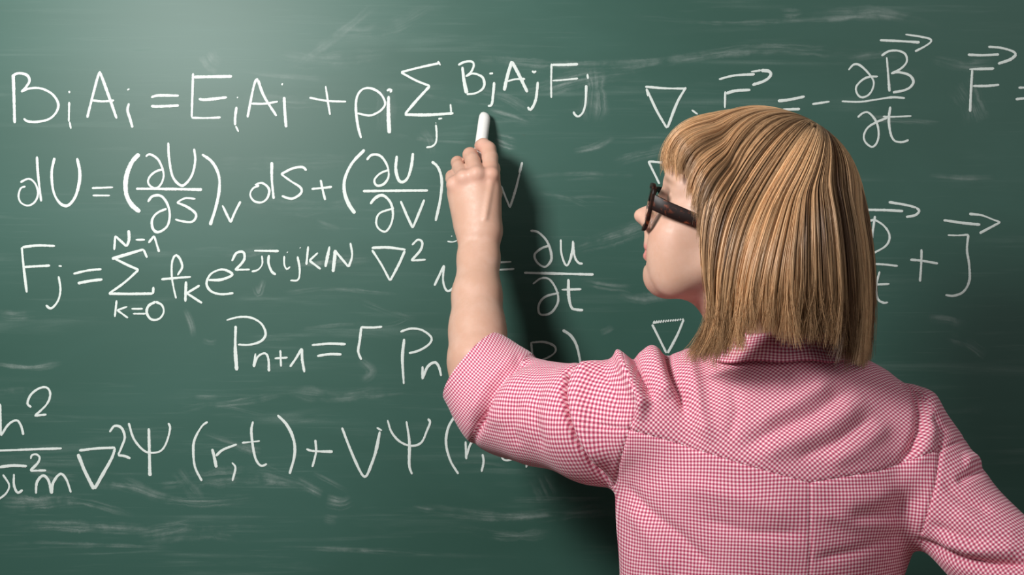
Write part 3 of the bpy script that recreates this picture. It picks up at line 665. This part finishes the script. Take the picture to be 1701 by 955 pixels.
# seams: a soft step across the yoke, the back seam and the armholes
YOKE = [(1000, 706), (1045, 714), (1120, 735), (1230, 770), (1345, 802), (1460, 782), (1570, 744), (1610, 725)]
ARML = [(1036, 588), (1050, 630), (1060, 665), (1045, 715), (1030, 765), (1020, 806)]
ARMR = [(1500, 622), (1524, 646), (1548, 690), (1563, 740), (1555, 800), (1530, 885)]
for L, hw, amp in ((YOKE, 3.0, -1.6), (ARML[2:], 3.0, -2.0), (ARMR[3:], 3.5, -2.5), ([(1345, 802), (1345, 1100)], 2.5, -1.4)):
    d, side, tt = seg_dist(P2, L); disp += amp * 1e-3 * np.exp(-(d / hw)**2) * face
rs = np.random.default_rng(3)
for _ in range(26):                               # small soft unevenness of worn cotton
    k = rs.normal(0, 1, 3); k *= rs.uniform(25, 75) / np.linalg.norm(k); disp += 0.00035 * np.sin(SV @ k + rs.uniform(0, 6.28))
c0, c1 = W(743, 667, -0.196), W(818, 566, -0.196)      # cuff opening
def plane(pa, pb, tilt):
    ax = pb - pa; ax = ax / np.linalg.norm(ax); n = np.cross(ax, np.array([0, 1, 0])); n /= np.linalg.norm(n)
    if n[0] > 0: n = -n
    n = n + np.array([0, tilt, 0]); n /= np.linalg.norm(n); return pa, n
CP, CN = plane(c0, c1, 0.26)
KP, KN = plane(W(795, 735, -0.222), W(889, 602, -0.222), 0.24)
fk = (SV - KP) @ KN                                 # > 0 on the rolled-up cuff
arm_side = SV[:, 0] < W(900, 600, -0.28)[0]
disp += np.where(arm_side, 0.0036 / (1 + np.exp(-np.clip(fk / 0.0012, -30, 30))), 0)
SD = SV + SN * disp[:, None]
M6 = np.hstack([SD, SV])

def cut(M, F, fun): return clip(M, F, fun(M))
# neck, hem and cuff openings
NKX = W(1291, 0, -0.40)[0]
(M6, SF), _ = cut(M6, SF, lambda M: np.maximum(np.hypot(M[:, 0] - NKX, M[:, 1] + 0.405) - 0.083, W(1300, 588, -0.45)[2] - M[:, 2]))
(M6, SF), _ = cut(M6, SF, lambda M: M[:, 2] - HEM)
def f_cuff_end(M): return np.where(M[:, 3] < 0.03, -((M[:, 3:] - CP) @ CN), 1.0)
(M6, SF), _ = cut(M6, SF, f_cuff_end)
def xs(L, M):
    L = np.array(L, float); q = proj(M[:, 3:]); return q, np.interp(q[:, 1], L[:, 1], L[:, 0])
def f_left(M):
    q, x = xs(ARML + [(1010, 812), (-500, 850), (-900, 1200)], M); return x - q[:, 0]
def f_right(M):
    q, x = xs(ARMR + [(1525, 955), (1560, 1250)], M); return q[:, 0] - x
(LM, LF), (TM, TF) = cut(M6, SF, f_left)
(RM, RF), (TM, TF) = cut(TM, TF, f_right)
def f_yoke(M):
    q = proj(M[:, 3:]); L = np.array(YOKE, float); return np.interp(q[:, 0], L[:, 0], L[:, 1]) - q[:, 1]
(YM, YF), (TM, TF) = cut(TM, TF, f_yoke)
(CM, CF), (LM, LF) = cut(LM, LF, lambda M: np.where(M[:, 3] < W(905, 600, -0.28)[0], (M[:, 3:] - KP) @ KN, -1.0))

# ---- cloth coordinates in metres
_t = np.linspace(-np.pi, np.pi, 721); _arc = np.r_[0, np.cumsum(np.hypot(np.diff(0.215 * np.sin(_t)), np.diff(0.115 * np.cos(_t))))]; _arc -= np.interp(0, _t, _arc)
def uv_torso(M):
    p = M[:, 3:]; z = p[:, 2]; cx = tz(z, (_xl + _xr) / 2) * 0.15 + 0.305 * 0.85
    return np.stack([0.235 * np.arcsin(np.clip((p[:, 0] - cx) / 0.235, -0.98, 0.98)), z, 0 * z], 1)
def uv_yoke(M):
    p = M[:, 3:]; w = p[:, 2] + 0.75 * (p[:, 1] + 0.5); x = p[:, 0] - 0.34; return np.stack([(x + w) * 0.7071, (w - x) * 0.7071, 0 * w], 1)
def uv_tube(M, a, b, r, up):
    p = M[:, 3:]; ax = (b - a) / np.linalg.norm(b - a); n = np.cross(ax, up); n /= np.linalg.norm(n); m = np.cross(n, ax); q = p - a
    # angle measured from the side that faces the camera, the tube's own seam lies away from it
    sgn = -1 if n[1] > 0 else 1
    return np.stack([q @ ax, np.arctan2(q @ m, sgn * (q @ n)) * r, 0 * p[:, 0]], 1)
def warp(uv, M):
    p = M[:, :3]; g = uv.copy()
    for i in range(2): g[:, i] += 0.0012 * np.sin(p @ np.array([31.0, 17, 23 + 9 * i]) + i * 2) + 0.0007 * np.sin(p @ np.array([-60.0, 41, 55 - 20 * i]) + i)
    return g

t = NT('pink_gingham')
at = t.attr('cloth'); sp = t.n('ShaderNodeSeparateXYZ'); t.t.links.new(at.outputs['Vector'], sp.inputs[0])
PER = 0.00392
def stripe(s):
    return t.rng(t.math('SINE', t.math('MULTIPLY', s, 2 * math.pi / PER)), -0.55, 0.45)
su, sv = stripe(sp.outputs[0]), stripe(sp.outputs[1]); v = t.obj(); nz = t.noise(v, 60, 3)
weave = t.math('MULTIPLY', t.math('SINE', t.math('MULTIPLY', sp.outputs[0], 2 * math.pi / 0.0009)), t.math('SINE', t.math('MULTIPLY', sp.outputs[1], 2 * math.pi / 0.0009)))
c = t.mix(t.math('MAXIMUM', su, sv), (0.97, 0.81, 0.83, 1), (0.80, 0.245, 0.35, 1))
c = t.mix(t.math('MULTIPLY', su, sv), c, (0.36, 0.035, 0.095, 1))
M_cloth = t.set(color=t.mix(t.math('MULTIPLY', nz, 0.10), c, (0.75, 0.45, 0.48, 1)), rough=0.85, spec=0.2, sheen=0.15)
t.bump(t.math('ADD', weave, t.math('MULTIPLY', nz, 0.5)), 0.12, 0.0004)
t = NT('white_button'); M_btn = t.set(color=(0.8, 0.75, 0.74, 1), rough=0.35)

def cloth(name, M, F, uv, parent, label=None, thick=0.0012):
    o = ppart(name, M[:, :3], F, [M_cloth], parent, True, label, [('cloth', warp(uv, M), 'FLOAT_VECTOR')])
    md = o.modifiers.new('thickness', 'SOLIDIFY'); md.thickness = thick; md.offset = -1
    return o
def uv_right(M):
    fa, fb = SR[4][0], np.array([0.53, -0.385, 1.037]); u1 = uv_tube(M, SR[0][0], SR[3][0], 0.057, np.array([0, 0, 1.0])) * 0.92
    u2 = uv_tube(M, fa, fb, 0.045, np.array([0, 0, 1.0])); p = M[:, 3:]
    lower = (p - fa) @ ((fb - fa) / np.linalg.norm(fb - fa) - (SR[0][0] - fa) / np.linalg.norm(SR[0][0] - fa)) > 0
    return np.where(lower[:, None], u2, u1)
def uv_right(M):
    fa, fb = SR[4][0], np.array([0.53, -0.385, 1.037]); u1 = uv_tube(M, SR[0][0], SR[3][0], 0.057, np.array([0, 0, 1.0]))
    u2 = uv_tube(M, fa, fb, 0.045, np.array([0, 0, 1.0])); p = M[:, 3:]
    lower = (p - fa) @ ((fb - fa) / np.linalg.norm(fb - fa) - (SR[0][0] - fa) / np.linalg.norm(SR[0][0] - fa)) > 0
    return np.where(lower[:, None], u2, u1)
shirt = cloth('shirt', TM, TF, uv_torso(TM), person, 'pink and white gingham shirt with a back seam')
cloth('yoke', YM, YF, uv_yoke(YM), shirt, 'shoulder yoke with the checks on the diagonal')
cloth('sleeve', LM, LF, uv_tube(LM, SL[0][0], SL[3][0], 0.061, np.array([0, 0, 1.0])) * 0.92, shirt)
cloth('sleeve', RM, RF, uv_right(RM), shirt)
def uv_cuff(M):
    ex = (c1 - c0) / np.linalg.norm(c1 - c0); ey = np.cross(ex, [0, 1.0, 0]); q = M[:, :3] - (c0 + c1) / 2
    return np.stack([0.07 * np.arcsin(np.clip(q @ ex / 0.07, -0.97, 0.97)), q @ ey, 0 * q[:, 0]], 1) * 1.12
cloth('rolled_cuff', CM, CF, uv_cuff(CM), shirt, thick=0.004)

# ---- collar: a stand round the neck and a folded fall
def collar(rows, name):
    V, UV, n, k = [], [], 96, len(rows)
    th = np.linspace(math.radians(-158), math.radians(158), n)
    for j, (py, ax, ay, cy, wv) in enumerate(rows):
        z = W(0, py, -0.44)[2]
        cx = W(1291, 0, -0.40)[0]
        sag = 0.010 * (1 - np.cos(th)) * 0.5
        V.append(np.stack([cx + ax * np.sin(th), cy - ay * np.cos(th), z - sag * (1 if j < 3 else 1.4) + 0.0012 * np.sin(th * 9 + j)], 1)); UV.append(np.stack([th * 0.075, np.full(n, wv), 0 * th], 1))
    i = (np.arange(k - 1)[:, None] * n + np.arange(n - 1)[None]); F = np.stack([i, i + 1, i + n + 1, i + n], -1).reshape(-1, 4)
    V = np.vstack(V); o = ppart(name, V, F, [M_cloth], shirt, True, None, [('cloth', np.vstack(UV), 'FLOAT_VECTOR')])
    md = o.modifiers.new('thickness', 'SOLIDIFY'); md.thickness = 0.0016; md.offset = 0
    sb = o.modifiers.new('round', 'SUBSURF'); sb.levels = sb.render_levels = 1
collar([(604, .075, .068, -.408, -.012), (580, .068, .063, -.410, .005), (556, .0655, .061, -.412, .022), (549, .0668, .063, -.412, .027), (553, .0695, .066, -.412, .031), (575, .0765, .074, -.410, .047), (598, .0855, .083, -.407, .063)], 'collar')

# ================================================================== trousers and shoes (below the picture)
T = Solid()
T.ell((0.305, -0.385, 0.96), (0.172, 0.115, 0.12), 0.05)
for s in (-1, 1):
    T.chain([((0.305 + s * 0.085, -0.385, 0.88), 0.092), ((0.305 + s * 0.09, -0.395, 0.50), 0.062), ((0.305 + s * 0.09, -0.375, 0.07), 0.050)], 0.03)
TV, TFc = T.mesh((0.05, -0.56, 0.0), (0.56, -0.22, 1.12), 0.008, 20, 2)
TV[:, 2] = np.maximum(TV[:, 2], 0.045)
M_jeans = simple('dark_denim', (0.030, 0.042, 0.075), 0.8, (300, 0.2))
ppart('trousers', TV, TFc, [M_jeans])
M_shoe = simple('shoe_leather', (0.05, 0.035, 0.03), 0.45)
for s in (-1, 1):
    Q = Solid(); x = 0.305 + s * 0.09
    Q.chain([((x, -0.41, 0.038), 0.036), ((x, -0.33, 0.040), 0.040), ((x + s * 0.01, -0.24, 0.032), 0.032)], 0.02)
    QV, QF = Q.mesh((x - 0.08, -0.50, -0.02), (x + 0.08, -0.16, 0.12), 0.004, 20, 2); QV[:, 2] = np.maximum(QV[:, 2], 0.0)
    ppart('shoe', QV, QF, [M_shoe])
# ================================================================== hair: a blonde-brown bob made of strands
CR = (1348, 224, -0.455)                       # crown whorl
LONG = [  # guides from the far side round the back to the near cheek
 [(1335, 204, -.437), (1262, 196, -.355), (1202, 290, -.325), (1196, 440, -.325), (1205, 585, -.335)],
 [(1338, 203, -.435), (1330, 210, -.370), (1345, 300, -.325), (1350, 450, -.315), (1350, 592, -.325)],
 [(1350, 207, -.440), (1388, 232, -.395), (1418, 300, -.365), (1428, 440, -.355), (1425, 600, -.360)],
 [(1356, 212, -.445), (1394, 240, -.425), (1430, 310, -.420), (1448, 440, -.415), (1447, 598, -.410)],
 [(1358, 217, -.450), (1385, 243, -.460), (1419, 310, -.480), (1440, 440, -.490), (1441, 604, -.480)],
 [(1357, 222, -.455), (1372, 248, -.480), (1397, 315, -.512), (1415, 440, -.522), (1420, 600, -.510)],
 [(1354, 225, -.458), (1361, 262, -.495), (1374, 340, -.533), (1383, 450, -.542), (1386, 580, -.527)],
 [(1350, 226, -.460), (1346, 266, -.497), (1340, 350, -.538), (1337, 450, -.550), (1338, 564, -.535)],
 [(1345, 225, -.460), (1333, 272, -.500), (1311, 365, -.541), (1293, 465, -.553), (1287, 558, -.537)],
 [(1341, 223, -.459), (1318, 270, -.498), (1280, 365, -.540), (1253, 465, -.552), (1243, 566, -.537)],
 [(1337, 220, -.457), (1302, 264, -.494), (1250, 355, -.536), (1221, 460, -.547), (1208, 598, -.530)],
 [(1334, 217, -.455), (1284, 250, -.488), (1213, 335, -.527), (1188, 450, -.536), (1190, 530, -.527), (1168, 602, -.512)],
 [(1331, 214, -.453), (1264, 228, -.475), (1183, 300, -.515), (1163, 400, -.522), (1178, 500, -.518), (1170, 545, -.510), (1138, 592, -.496)]]
BANG = [  # short fringe: near temple to the far side of the forehead
 [(1333, 216, -.454), (1274, 232, -.480), (1208, 300, -.520), (1180, 360, -.522), (1172, 425, -.520)],
 [(1331, 214, -.453), (1262, 226, -.475), (1188, 280, -.516), (1164, 325, -.518), (1157, 372, -.516)],
 [(1330, 211, -.451), (1256, 216, -.471), (1174, 255, -.508), (1150, 290, -.510), (1143, 322, -.507)],
 [(1328, 208, -.449), (1250, 206, -.465), (1158, 233, -.497), (1134, 262, -.495), (1130, 286, -.491)],
 [(1326, 204, -.446), (1246, 196, -.456), (1144, 220, -.478), (1116, 255, -.470), (1114, 283, -.464)],
 [(1325, 200, -.441), (1244, 188, -.438), (1142, 208, -.446), (1106, 248, -.434), (1103, 280, -.428)],
 [(1325, 197, -.436), (1246, 183, -.415), (1150, 200, -.408), (1108, 246, -.392), (1102, 280, -.386)],
 [(1326, 196, -.432), (1250, 184, -.390), (1165, 208, -.365), (1118, 262, -.345), (1108, 296, -.340)]]
NT_ = 26
def sheet(G):
    g = np.stack([resample(catmull([W(*p) for p in guide], 12), NT_) for guide in G])
    out = []
    for k in range(len(G) - 1):
        q = [g[max(k - 1, 0)], g[k], g[k + 1], g[min(k + 2, len(G) - 1)]]
        for t in np.linspace(0, 1, 24, endpoint=False):
            out.append(0.5 * (2 * q[1] + (q[2] - q[0]) * t + (2 * q[0] - 5 * q[1] + 4 * q[2] - q[3]) * t * t + (3 * q[1] - q[0] - 3 * q[2] + q[3]) * t**3))
    out.append(g[-1]); E = np.array(out)
    for _ in range(2):                       # keep every strand outside the skull
        q = (E.reshape(-1, 3) - HEAD_O) @ HR - np.array([-0.018, 0, 0.040]) * HS
        k = np.sqrt(((q / (np.array([0.100, 0.075, 0.086]) * HS + 0.0125))**2).sum(1))
        q = q * np.maximum(1 / np.maximum(k, 1e-6), 1)[:, None] + np.array([-0.018, 0, 0.040]) * HS
        E = (HEAD_O + q @ HR.T).reshape(E.shape)
        E[:, 1:-1] = E[:, 1:-1] * 0.5 + 0.25 * (E[:, :-2] + E[:, 2:])
    return E
HC = HEAD_O + HR @ np.array([-0.02, 0, 0.03])
def sheet_normal(E):
    du = np.gradient(E, axis=0); dv = np.gradient(E, axis=1); n = np.cross(du, dv); n /= np.linalg.norm(n, axis=-1, keepdims=True) + 1e-9
    s = np.sign(((E - np.array([HC[0], HC[1], 0]) * np.array([1, 1, 0]) - np.array([0, 0, HC[2]])) * n).sum(-1).mean(1, keepdims=True))[..., None]
    n *= np.where(s == 0, 1, s)
    n[:, 0] = n[:, 1]
    return n
def hair_strands(G, n, seed, tip=0.05, layers=0.012, clump=0.8, stray=1.0):
    r = np.random.default_rng(seed); E = sheet(G); N = sheet_normal(E); M = len(E)
    nc = int(n / 48); cph = np.sort(r.uniform(0, M - 1.001, nc)); coff = r.normal(0, 0.0019, nc); ctone = r.normal(0, 1, nc); clen = r.normal(0, 0.034, nc)
    cw = [r.uniform(0, 6.28, nc), r.uniform(1.5, 4, nc), r.normal(0, 0.9, nc)]
    ph = r.uniform(0, M - 1.001, n); j = np.clip(np.searchsorted(cph, ph), 0, nc - 1); j2 = np.clip(j - 1, 0, nc - 1)
    j = np.where(np.abs(cph[j] - ph) < np.abs(cph[j2] - ph), j, j2)
    tq = np.linspace(0, 1, NT_); lay = r.beta(1.2, 2.2, n)
    t0 = np.where(r.random(n) < 0.62, 0, r.uniform(0, 0.45, n)); t1 = np.clip(1 - np.abs(r.normal(0, tip * 1.3, n)) + clen[j] * 0.7, 0.7, 1.06)
    s = t0[:, None] + (t1 - t0)[:, None] * tq
    pull = clump * s**0.7 * (0.55 + 0.35 * r.random(n))[:, None]
    a = ph[:, None] * (1 - pull) + cph[j][:, None] * pull + r.normal(0, 0.9, n)[:, None] * s + (cw[2][j] * 0.8)[:, None] * np.sin(cw[0][j][:, None] + s * cw[1][j][:, None])
    a = a + (r.normal(0, 0.8, n))[:, None] * np.sin(r.uniform(0, 6.28, n)[:, None] + s * r.uniform(2, 7, n)[:, None]) * s
    a = np.clip(a, 0, M - 1.001); sc_ = np.clip(s, 0, 1) * (NT_ - 1.001)
    def samp(X):
        i, k = a.astype(int), sc_.astype(int); u, w = (a - i)[..., None], (sc_ - k)[..., None]
        return X[i, k] * (1 - u) * (1 - w) + X[i + 1, k] * u * (1 - w) + X[i, k + 1] * (1 - u) * w + X[i + 1, k + 1] * u * w
    P, Nn = samp(E), samp(N)
    over = np.clip(s - 1, 0, 1)[..., None]; P = P + over * np.array([0, 0, -0.25])
    off = (coff[j] * 1.0)[:, None] * np.clip(s * 2.2, 0, 1) - lay[:, None] * layers * np.clip(s * 2.5, 0.12, 1) + r.normal(0, 0.0006, n)[:, None] * s
    fly = (r.random(n) < 0.035)[:, None]; off = off + fly * (r.uniform(0.002, 0.008, n))[:, None] * s**1.5
    P = P + Nn * off[..., None]
    side = np.cross(Nn, np.array([0, 0, 1.0])); tipc = stray * np.clip((s - 0.72) / 0.28, 0, 1.2)**2      # tips stray sideways and feather out
    P = P + side * (tipc * (r.normal(0, 0.009, nc)[j] + r.normal(0, 0.0045, n))[:, None])[..., None] + Nn * (tipc * (r.normal(-0.004, 0.004, nc)[j] + r.normal(0, 0.002, n))[:, None])[..., None]
    big = np.interp(ph, np.linspace(0, M, 26), r.normal(0, 0.45, 26) + np.linspace(-0.45, 0.60, 26)); tone = ctone[j] * 0.70 + big + r.normal(0, 0.28, n) - lay * 0.4  # ramp across the guides paints the bob's shaded right and lit left
    return P, tone
def tubes(P, rad):
    n, m, _ = P.shape; T = np.gradient(P, axis=1); T /= np.linalg.norm(T, axis=-1, keepdims=True) + 1e-9
    ref = np.cross(T, np.array([0.31, 0.87, 0.38])); ref /= np.linalg.norm(ref, axis=-1, keepdims=True) + 1e-9; b = np.cross(T, ref)
    w = rad[:, None] * np.interp(np.linspace(0, 1, m), [0, .1, .75, 1], [.7, 1, .9, .25])[None]
    V = np.stack([P + (ref * math.cos(q) + b * math.sin(q)) * w[..., None] for q in (0, 2.0944, 4.18879)], 2)
    i = (np.arange(n)[:, None, None] * m + np.arange(m - 1)[None, :, None]) * 3 + np.arange(3)[None, None]; k = np.array([1, 2, 0])[None, None] - np.arange(3)[None, None]
    F = np.stack([i, i + k, i + k + 3, i + 3], -1).reshape(-1, 4)
    return V.reshape(-1, 3), F
P1, tn1 = hair_strands(LONG, 15000, 11, layers=0.009); P2_, tn2 = hair_strands(BANG, 5600, 12, tip=0.035, layers=0.008, stray=0.3); tn2 = tn2 * 0.8 + 0.55  # fringe tone raised: sheen from the upper-left lamp put into its colour
PH = np.concatenate([P1, P2_]); tone = np.concatenate([tn1, tn2]); rh = np.random.default_rng(5).uniform(0.00022, 0.00042, len(PH))
HV, HF = tubes(PH, rh)
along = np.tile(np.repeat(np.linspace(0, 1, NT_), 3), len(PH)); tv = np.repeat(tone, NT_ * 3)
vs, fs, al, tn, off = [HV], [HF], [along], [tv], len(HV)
for G, dpt in ((LONG, 0.011), (BANG, 0.008)):          # dense under-layer of the same hair
    E = sheet(G); X = E - sheet_normal(E) * dpt * np.clip(np.linspace(0, 1, NT_) * 3, 0.3, 1)[None, :, None]; X = X[:, :NT_ - 4]; a, b = X.shape[:2]
    i = np.arange(a - 1)[:, None] * b + np.arange(b - 1)[None]
    vs.append(X.reshape(-1, 3)); fs.append(np.stack([i, i + 1, i + b + 1, i + b], -1).reshape(-1, 4) + off); off += a * b
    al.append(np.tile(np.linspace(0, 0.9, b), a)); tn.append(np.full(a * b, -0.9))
t = NT('blonde_brown_hair')
tf = t.attr('tone').outputs['Fac']; af = t.attr('along').outputs['Fac']; v = t.obj()
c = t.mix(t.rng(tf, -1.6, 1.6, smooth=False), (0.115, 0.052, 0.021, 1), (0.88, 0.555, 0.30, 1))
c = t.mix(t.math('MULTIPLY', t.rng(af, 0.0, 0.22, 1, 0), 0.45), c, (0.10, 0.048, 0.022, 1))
M_hair = t.set(color=c, rough=0.40, spec=0.48)
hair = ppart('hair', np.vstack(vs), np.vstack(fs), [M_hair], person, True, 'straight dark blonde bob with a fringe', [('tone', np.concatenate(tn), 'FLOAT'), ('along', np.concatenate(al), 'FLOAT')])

# ================================================================== glasses worn by the woman
GO = H(0, 0, 0)
t = NT('tortoiseshell'); v = t.obj(); n = t.noise(v, 95, 4, 0.6, 1.2)
M_tort = t.set(color=t.mix(t.rng(n, 0.50, 0.72), (0.012, 0.005, 0.004, 1), (0.16, 0.035, 0.014, 1)), rough=0.35, spec=0.12)
t = NT('clear_lens'); M_lens = t.set(color=(1, 1, 1, 1), rough=0.0, trans=1.0, ior=1.05, spec=0.3)
M_hinge = simple('hinge_metal', (0.10, 0.08, 0.07), 0.4, metal=1.0)
glasses = tag(empty('eyeglasses', GO), "dark tortoiseshell eyeglasses with thick temples, worn on the woman's face", 'glasses')
def gpart(name, V, F, m, parent=None, smooth=True, bev=0.0008):
    me = mesh_np(name, V - GO, F); o = link(name, me, parent or glasses, [m], smooth)
    if bev: md = o.modifiers.new('soft_edges', 'BEVEL'); md.width = bev; md.segments = 2; md.limit_method = 'ANGLE'; md.angle_limit = 0.6
    return o
GT = math.radians(-3)                             # the frame sits tilted: temples drop towards the ears
def GH(f, l, u):                                  # glasses frame: f from the lens plane backwards is negative
    c, s = math.cos(GT), math.sin(GT); f0 = 0.107
    return H(f0 + f * c - u * s * 1.0 , l, -0.006 + f * s + u * c)
def lens_outline(side, grow, n=56):
    a = np.linspace(0, 2 * math.pi, n, endpoint=False); e = 3.4
    x = np.sign(np.cos(a)) * np.abs(np.cos(a))**(2 / e); z = np.sign(np.sin(a)) * np.abs(np.sin(a))**(2 / e)
    w = 0.0265 + grow; h = 0.0230 + grow
    X = x * w * (1 + 0.09 * z); Z = z * h + 0.0035 * np.clip(x, 0, 1)**2 * (z > 0)
    return 0.0345 + X, Z, side
def wrapf(l): return -3.2 * l * l
fv, ff, off = [], [], 0
for side in (1, -1):
    n = 56; rings = []
    for grow, df in ((0.0, 0.002), (0.0, -0.0022), (0.0050, -0.0022), (0.0050, 0.002)):
        X, Z, _ = lens_outline(side, grow); rings.append(np.array([GH(df + wrapf(x), side * x, z) for x, z in zip(X, Z)]))
    V = np.concatenate(rings); i = np.arange(n); F = []
    for r in range(4):
        a, b = r * n, ((r + 1) % 4) * n; F.append(np.stack([a + i, a + (i + 1) % n, b + (i + 1) % n, b + i], 1))
    fv.append(V); ff.append(np.vstack(F) + off); off += len(V)
def bar(pts, hw, hh):
    """a rectangular bar swept along points; hw half thickness (sideways), hh half heights"""
    V = []
    for (f, l, u), a, b in zip(pts, hw, hh):
        for dl, du in ((-a, -b), (a, -b), (a, b), (-a, b)): V.append(GH(f, l + dl, u + du))
    V = np.array(V); F = []
    for k in range(len(pts) - 1):
        for q in range(4): F.append([k * 4 + q, k * 4 + (q + 1) % 4, k * 4 + 4 + (q + 1) % 4, k * 4 + 4 + q])
    F += [[3, 2, 1, 0], [len(V) - 4, len(V) - 3, len(V) - 2, len(V) - 1]]
    return V, np.array(F)
br = np.array([GH(df, l, u) for l in (-0.012, -0.006, 0, 0.006, 0.012) for df, u in ((0.002, 0.004), (-0.0022, 0.004), (-0.0022, 0.0105 + 0.001), (0.002, 0.0105 + 0.001))])
bf = [[k * 4 + q, k * 4 + (q + 1) % 4, k * 4 + 4 + (q + 1) % 4, k * 4 + 4 + q] for k in range(4) for q in range(4)]
fv.append(br); ff.append(np.array(bf) + off); off += len(br)
for side in (1, -1):
    V, F = bar([(wrapf(0.058), side * 0.058, 0.007), (wrapf(0.064), side * 0.064, 0.007), (wrapf(0.069) - 0.004, side * 0.0685, 0.006)], (0.003, 0.003, 0.003), (0.0085, 0.0085, 0.008))
    fv.append(V); ff.append(F + off); off += len(V)
gpart('rim_frame', np.vstack(fv), np.vstack(ff), M_tort)
for side in (1, -1):
    V, F = bar([(wrapf(0.069) - 0.001, side * 0.0695, 0.006), (-0.035, side * 0.0720, 0.001), (-0.065, side * 0.0745, -0.005), (-0.090, side * 0.0765, -0.011), (-0.108, side * 0.0765, -0.018), (-0.128, side * 0.074, -0.036)],
               (0.0022, 0.0020, 0.0019, 0.0018, 0.0018, 0.0017), (0.0090, 0.0085, 0.0078, 0.0066, 0.0055, 0.0045))
    tp = gpart('temple', V, F, M_tort)
    V, F = bar([(wrapf(0.069) + 0.0005, side * 0.0672, 0.006), (wrapf(0.069) - 0.006, side * 0.0675, 0.006)], (0.0008, 0.0008), (0.0030, 0.0030))
    gpart('hinge', V, F, M_hinge, tp, bev=0)
    X, Z, _ = lens_outline(side, 0.0004); n = len(X)
    fr = np.array([GH(0.0008 + wrapf(x), side * x, z) for x, z in zip(X, Z)]); bk = np.array([GH(-0.0008 + wrapf(x), side * x, z) for x, z in zip(X, Z)])
    cf, cb = GH(0.0016 + wrapf(0.0345), side * 0.0345, 0), GH(0.0 + wrapf(0.0345), side * 0.0345, 0)
    V = np.vstack([fr, bk, [cf], [cb]]); i = np.arange(n)
    F = np.vstack([np.stack([i, (i + 1) % n, np.full(n, 2 * n)], 1), np.stack([n + (i + 1) % n, n + i, np.full(n, 2 * n + 1)], 1), np.stack([i, n + i, n + (i + 1) % n], 1), np.stack([i, n + (i + 1) % n, (i + 1) % n], 1)])
    gpart('lens', V, F, M_lens, bev=0)

# ================================================================== stick of chalk held against the board
t = NT('white_chalk'); v = t.obj(); n = t.noise(v, 260, 4, 0.6)
M_stick = t.set(color=t.mix(n, (0.78, 0.77, 0.74, 1), (0.90, 0.89, 0.87, 1)), rough=0.95, spec=0.1); t.bump(n, 0.25, 0.0006)
ca, cb = W(806, 188, -0.0065), W(792, 292, -0.0660)
ax = (cb - ca) / np.linalg.norm(cb - ca); e1 = np.cross(ax, [0, 1, 0]); e1 /= np.linalg.norm(e1); e2 = np.cross(ax, e1); Lc = np.linalg.norm(cb - ca)
prof = [(0.0, 0.0), (0.0006, 0.0042), (0.0030, 0.0066), (0.0070, 0.0080), (0.0120, 0.0084), (Lc * 0.5, 0.0086), (Lc - 0.001, 0.0088), (Lc, 0.0080), (Lc, 0.0)]
n = 28; V, F = [], []
for k, (s, r) in enumerate(prof):
    a = np.arange(n) / n * 2 * math.pi; wear = np.where(s < 0.013, 0.0016 * np.cos(a - 0.6), 0)
    V.append(ca + np.outer(np.full(n, s) + wear, ax) + np.outer(np.cos(a) * r, e1) + np.outer(np.sin(a) * r, e2))
    if k: F.append(np.stack([(k - 1) * n + np.arange(n), (k - 1) * n + (np.arange(n) + 1) % n, k * n + (np.arange(n) + 1) % n, k * n + np.arange(n)], 1))
V = np.vstack(V); me = mesh_np('chalk_stick', V - ca, np.vstack(F)); V = None
o = link('chalk_stick', me, None, [M_stick]); o.location = ca
tag(o, "white stick of chalk held in the woman's fingers, its tip on the board", 'chalk')
